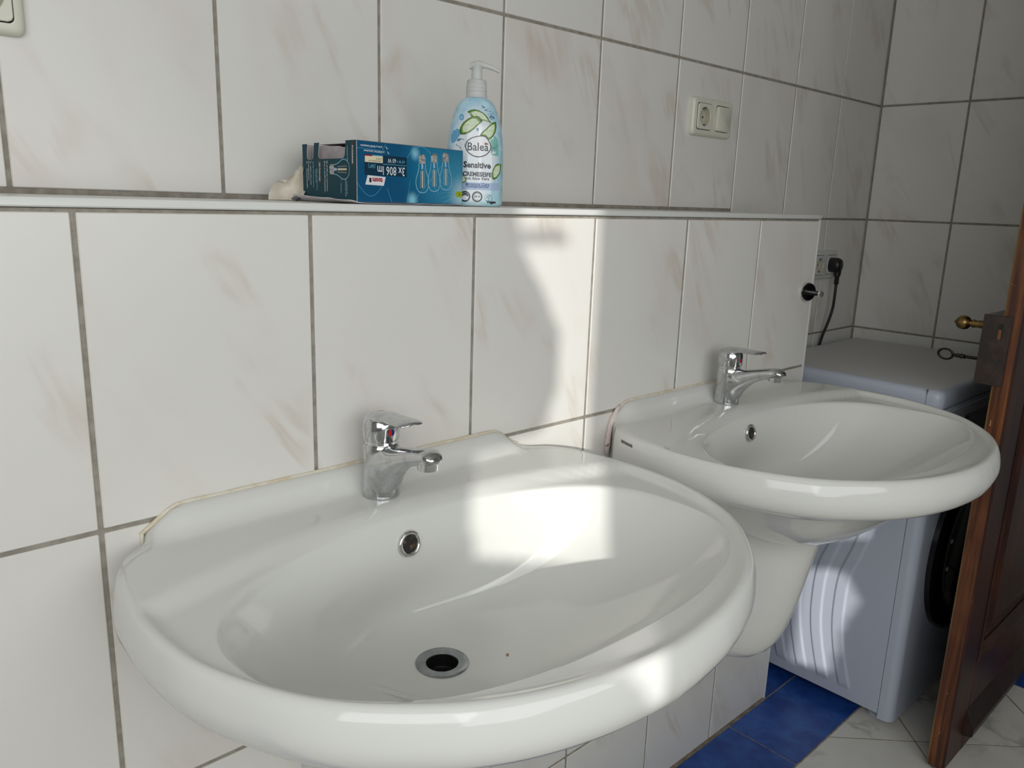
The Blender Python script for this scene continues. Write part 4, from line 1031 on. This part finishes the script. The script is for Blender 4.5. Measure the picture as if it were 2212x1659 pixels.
bm = bmesh.new(); off = eW * WID
card(bm, lambda s, t_, l: fr_map(s, t_, 0) + off + eW * l, [(0, 0), (LEN, 0), (LEN, HB - 0.002), (0, HB - 0.002)], 0, 1); link('back_panel', mesh('back_panel', bm, [M_CT, M_CG]), ct)
bm = bmesh.new(); offe = eL * LEN
card(bm, lambda s, t_, l: en_map(s, t_, 0) + offe + eL * l, [(0, 0), (WID, 0), (WID, HB), (0, HB)], 0, 1); link('far_end_panel', mesh('far_end_panel', bm, [M_CB, M_CG]), ct)
bm = bmesh.new(); card(bm, lambda s, t_, l: eL * s + eW * t_ + UP * (0.0004 + l), [(0, 0), (LEN, 0), (LEN, WID), (0, WID)], 0, 1); link('bottom_panel', mesh('bottom_panel', bm, [M_CT, M_CG]), ct)
bm = bmesh.new(); card(bm, lambda s, t_, l: eL * s + eW * t_ + UP * (HB + l), [(0, 0), (LEN, 0), (LEN, WID), (0.03, WID), (0.03, 0.03), (0, 0.028)], 0, 1); link('top_panel', mesh('top_panel', bm, [M_CB, M_CG]), ct)
bm = bmesh.new(); card(bm, lambda s, t_, l: en_map(s, t_, 0) + eL * (0.014 + l), [(0.004, 0.001), (WID - 0.004, 0.001), (WID - 0.004, HB - 0.003), (0.060, HB - 0.005), (0.004, HB - 0.016)], 0, 0); link('inner_divider', mesh('inner_divider', bm, [M_CG]), ct)
# print on the long face (upside down, as the carton stands on its head)
P_ = Print(fr_map); K_DB = mat('ink_deep', srgb(4, 52, 74), 0.3); K_CR = mat('ink_cream', srgb(232, 222, 190), 0.35); K_LINE = mat('ink_line', srgb(120, 190, 215), 0.3); K_GL = mat('ink_glass', srgb(140, 196, 220), 0.3); K_SO = noisy('ink_socket', srgb(52, 46, 44), srgb(190, 185, 180), 420, 0.3); K_FI = mat('ink_filament', srgb(206, 196, 170), 0.3); K_RED = mat('ink_toom', srgb(170, 20, 50), 0.3); K_YG = mat('ink_lime', srgb(158, 178, 42), 0.3)
P_.rect(0.0127, 0.0870, 0.0335, 0.0585, K_DB, 0.8e-4, 2)
for a_, b_ in (((0.040, 0.0605), (0.050, 0.0735)), ((0.098, 0.0735), (0.150, 0.012)), ((0.088, 0.0), (0.094, 0.030)), ((0.100, 0.002), (0.165, 0.060)), ((0.0, 0.0655), (0.040, 0.0640)), ((0.060, 0.0), (0.052, 0.018))):
    P_.stroke([a_, b_], 0.00035, K_LINE, 1.0e-4)
P_.stroke([(0.088 + 0.052 * i / 14, 0.058 + 0.016 * math.sin(PI * i / 14) ** 0.8) for i in range(15)], 0.0005, K_LINE, 1.0e-4)
P_.stroke([(0.000 + 0.046 * i / 14, 0.024 - 0.0165 * math.sin(PI * i / 14)) for i in range(15)], 0.00035, K_LINE, 1.0e-4)
P_.text('3x 806 lm', 0.0155, 0.0590, 0.0405, M_MARKW, 1.8e-4, PI, 0.0001, 0.80)
P_.text('(360°)', 0.0062, 0.0250, 0.0445, K_LINE, 1.8e-4, PI, 0.0, 0.8)
P_.text('60 W', 0.0080, 0.0600, 0.0530, M_MARKW, 1.8e-4, PI, 0.0, 0.8); P_.text('4,9 W =', 0.0056, 0.0760, 0.0525, K_LINE, 1.8e-4, PI, 0.0, 0.8)
P_.rect(0.0440, 0.0870, 0.0475, 0.0480, K_LINE, 1.2e-4, 2)
P_.rect(0.0134, 0.0440, 0.0490, 0.0575, K_CR, 1.2e-4, 2); P_.rect(0.0134, 0.026, 0.0565, 0.0580, K_RED, 1.6e-4, 2); P_.rect(0.026, 0.0440, 0.0568, 0.0580, K_GL, 1.6e-4, 2)
P_.text('warmweißes Licht', 0.0029, 0.0300, 0.0508, K_NAVY, 2e-4, PI); P_.text('2.700 K', 0.0034, 0.0370, 0.0538, K_NAVY, 2e-4, PI)
P_.poly([(0.0178, 0.0331), (0.0489, 0.0320), (0.0456, 0.0209), (0.0138, 0.0216)], K_WHITE, 1.4e-4, 2)
P_.text('toom', 0.0088, 0.0345, 0.0275, K_RED, 2.2e-4, PI, 0.0004, 0.9); P_.poly([(0.0205, 0.0300), (0.0242, 0.0300), (0.0242, 0.0245), (0.0205, 0.0245)], K_NAVY, 2.2e-4, 1)
P_.text('je 25.000 Std. Lebensdauer', 0.0034, 0.0290, 0.0625, M_MARKW, 1.8e-4, PI, 0.00004, 0.95); P_.text('je bis zu 50.000 Schaltzyklen', 0.0034, 0.0245, 0.0685, M_MARKW, 1.8e-4, PI, 0.00004, 0.95)
for cx, cy in ((0.0540, 0.0620), (0.0515, 0.0680)): P_.stroke([(cx + 0.0012, cy + 0.0005), (cx, cy - 0.0014), (cx - 0.002, cy + 0.002)][::1], 0.0007, M_MARKW, 1.8e-4)
def bulb(pr_, cx, top, k=1.0, rot=0.0, base=K_SO, ox_=0.0, oy_=0.0, flip=1, wd=0.0011, lift=0):
    """outline of a filament lamp, screw base up"""
    def W(x, y): c, s = math.cos(rot), math.sin(rot); x *= k; y *= k; return (cx + x*c - y*s, top + x*s + y*c)
    pr_.poly([W(*q) for q in [(-0.0058, -0.002), (-0.0040, 0.0), (0.0040, 0.0), (0.0058, -0.002), (0.0062, -0.0120), (-0.0062, -0.0120)]], base, 1.8e-4 + lift, 2)
    for i_ in range(4): pr_.stroke([W(-0.0066, -0.003 - 0.0024*i_), W(0.0066, -0.0037 - 0.0024*i_)], 0.0005 * k, M_MARKW, 2.2e-4 + lift)
    L_ = [(-0.0062, -0.012), (-0.0066, -0.018), (-0.0085, -0.024), (-0.0118, -0.031), (-0.0128, -0.037), (-0.0110, -0.044), (-0.0068, -0.0488), (0, -0.0502)]
    full = L_ + [(-x, y) for x, y in L_[:-1][::-1]]
    pr_.stroke([W(*q) for q in full], wd * k, K_GL, 1.6e-4 + lift)
    pr_.poly([W(*q) for q in [(-0.0018, -0.012), (0.0018, -0.012), (0.0016, -0.019), (-0.0016, -0.019)]], K_LIL, 1.7e-4 + lift, 1)
    for dx, wd_ in ((-0.0042, 0.0005), (0.0, 0.0026), (0.0042, 0.0005)): pr_.stroke([W(dx * 0.8, -0.021), W(dx, -0.0435)], wd_ * k, K_FI, 1.9e-4 + lift)
for i_, (cx, tp) in enumerate(((0.1160, 0.0640), (0.1395, 0.0665), (0.1630, 0.0690))): bulb(P_, cx, tp, 1.0, 0.03, lift=i_ * 1e-5)
P_.poly([(0.1845, 0.0140), (0.1880, 0.0180), (0.1995, 0.0180), (0.1995, 0.0098), (0.1880, 0.0098)], K_YG, 1.8e-4, 1); P_.text('E', 0.0060, 0.1935, 0.0140, K_NAVY, 2.2e-4, PI)
for k in range(14):
    a_ = math.radians(100 + k * 9); P_.stroke([(0.199, 0.016), (0.199 + 0.045 * math.cos(a_), max(0.001, min(0.073, 0.016 + 0.045 * math.sin(a_))))], 0.00018, K_GL, 0.7e-4)
P_.done('front_print', ct)
# print on the end face (text turned on its side)
P_ = Print(lambda u, v, l: en_map(WID - u, v, l))
for (s_, t_, tx, sz, m_) in ((0.1255, 0.028, 'Umweltfreundlich', 0.0036, M_MARKW), (0.1205, 0.036, 'Energiesparend', 0.0034, M_MARKW), (0.1150, 0.032, 'sofort volles Licht', 0.0034, M_MARKW), (0.1080, 0.033, 'geringe Wärmeentwicklung', 0.0030, K_GL), (0.1010, 0.031, 'Einsatzbereich', 0.0030, K_GL), (0.0985, 0.027, 'Wohn- und Arbeitsräume', 0.0027, K_GL), (0.0780, 0.030, 'je bis zu 50.000 Schaltzyklen', 0.0034, M_MARKW), (0.0720, 0.030, 'je 25.000 Std. Lebensdauer', 0.0034, M_MARKW), (0.0375, 0.016, 'E27 Sockel', 0.0026, K_GL), (0.0265, 0.017, 'Warmweißes Licht', 0.0029, K_GL), (0.0230, 0.017, 'ersetzt 60 W', 0.0029, K_GL), (0.0215, 0.058, 'Glühfaden LED', 0.0029, K_GL)):
    P_.text(tx, sz, WID - s_, t_, m_, 1.8e-4, -PI / 2, 0.00004, 1.0)
def mirror_fix(): pass
for s_ in (0.1255, 0.1205, 0.1150, 0.0780, 0.0720): P_.stroke([(WID - s_ - 0.001, 0.0500), (WID - s_, 0.0470), (WID - s_ + 0.002, 0.0505)], 0.0006, M_MARKW, 1.8e-4)
for (a_, b_, c_, d_, tx, sz) in ((0.0880, 0.0945, 0.022, 0.053, 'LED-Technologie', 0.0042), (0.0060, 0.0125, 0.043, 0.0735, 'Produktdetails', 0.0046)):
    P_.rect(WID - a_, WID - b_, c_, d_, mat('ink_tab', srgb(26, 24, 24), 0.4), 1.2e-4, 2); P_.text(tx, sz, WID - (a_ + b_) / 2, (c_ + d_) / 2 - 0.001, M_MARKW, 1.8e-4, -PI / 2, 0.0001, 0.82)
bulb(P_, WID - 0.0660, 0.0395, 0.98, PI / 2, wd=0.0009)
for a_, b_ in (((0.0215, 0.050), (0.0215, 0.069)), ((0.0370, 0.029), (0.0370, 0.012)), ((0.0250, 0.028), (0.0250, 0.006))): P_.stroke([(WID - a_[0], a_[1]), (WID - b_[0], b_[1])], 0.0003, K_GL, 1.6e-4)
o = P_.done('end_print', ct)

# crumpled white sheet under the carton, and a curled scrap of paper beside it
M_PAPER = noisy('paper', srgb(226, 222, 224), srgb(212, 208, 210), 30, 0.7); M_PAPER2 = noisy('tissue', srgb(222, 216, 202), srgb(206, 199, 184), 40, 0.8)
bm = bmesh.new(); n1, n2 = 40, 16; V = []
for i in range(n1 + 1):
    row = []
    for k in range(n2 + 1):
        s_, t_ = -0.016 + 0.262 * i / n1, -0.010 + 0.150 * k / n2
        P = A + eL * s_ + eW * t_; curl = 0.0085 * smoothstep((-0.0 - s_) / 0.02) * (0.4 + 0.6 * t_ / 0.14) + 0.0016 * max(0, noise.noise(Vector((s_ * 30, t_ * 30, 2))))
        if s_ > 0.0 and s_ < LEN and t_ > 0 and t_ < WID: curl = 0
        P.y = max(P.y, 0.0072)
        row.append(bm.verts.new((P.x, min(P.y, 0.222), ZL + 0.0006 + curl)))
    V.append(row)
for i in range(n1):
    for k in range(n2): bm.faces.new((V[i][k], V[i+1][k], V[i+1][k+1], V[i][k+1]))
q = bmesh.ops.extrude_face_region(bm, geom=bm.faces[:]); bmesh.ops.translate(bm, verts=[g for g in q['geom'] if isinstance(g, bmesh.types.BMVert)], vec=(0, 0, 0.0005))
tag(link('paper_sheet', mesh('paper_sheet', bm, M_PAPER, True)), 'thin crumpled white sheet of paper lying under the bulb carton', 'paper')
bm = bmesh.new(); V = []
c0 = Vector((0.3165, 0.178, ZL + 0.0006))
ex = Vector((0.707, -0.66, 0)).normalized()      # across the view
for i in range(25):
    row = []
    for k in range(13):
        u, v = i / 24, k / 12
        wd = 0.048 * (0.55 + 0.45 * math.sin(PI * min(1, v + 0.25))); h = 0.046 * v
        lean = 0.010 * math.sin(v * 2.4) ; x = (u - 0.5) * wd + 0.014 * v
        d = 0.016 * math.cos((u - 0.5) * PI * 1.1) + 0.003 * noise.noise(Vector((u * 5, v * 5, 1)))
        cut = smoothstep((v - 0.45) / 0.55) * 0.9 * max(0, 0.55 - u)
        P = c0 + ex * x + Vector((-ex.y, ex.x, 0)) * -(d + lean - 0.014) * -1
        P.z = c0.z + h * (1 - cut) + 0.002 * noise.noise(Vector((u * 7, v * 7, 4)))
        if v == 0: P.z = c0.z
        P.z = max(P.z, c0.z); P.y = min(P.y, 0.2235); row.append(bm.verts.new(P))
    V.append(row)
for i in range(24):
    for k in range(12): bm.faces.new((V[i][k], V[i+1][k], V[i+1][k+1], V[i][k+1]))
q = bmesh.ops.extrude_face_region(bm, geom=bm.faces[:]); bmesh.ops.translate(bm, verts=[g for g in q['geom'] if isinstance(g, bmesh.types.BMVert)], vec=(-0.0003, -0.0003, 0))
tag(link('paper_scrap', mesh('paper_scrap', bm, M_PAPER2, True, 50)), 'curled off-white paper scrap standing behind the left end of the bulb carton', 'paper')
bm = lathe_bm([(0.0, 0.0), (0.0045, 0.001), (0.0058, 0.003), (0.0040, 0.0052), (0.0, 0.006)], 9)
for v in bm.verts: v.co *= 1 + 0.5 * noise.noise(v.co * 400)
o = link('foil_pellet', mesh('foil_pellet', bm, M_IRONTOP), None, (0.2985, 0.118, ZL)); tag(o, 'tiny crumpled silver foil pellet at the left end of the paper sheet', 'foil')
# grain of dirt in the near bowl

q = BVT.ray_cast(Vector((0.372 - X1, -0.235, 0.2)), Vector((0, 0, -1)))
bm = lathe_bm([(0.0, 0.0), (0.0016, 0.0003), (0.0019, 0.0010), (0.0010, 0.0018), (0.0, 0.0020)], 9)
for v in bm.verts: v.co *= 1 + 0.5 * noise.noise(v.co * 900)
tag(link('crumb', mesh('crumb', bm, mat('crumb_tan', srgb(170, 140, 104), 0.8)), None, (0.372, -0.235, ZR + q[0].z)), 'tiny tan crumb lying in the bowl of the near washbasin', 'crumb')
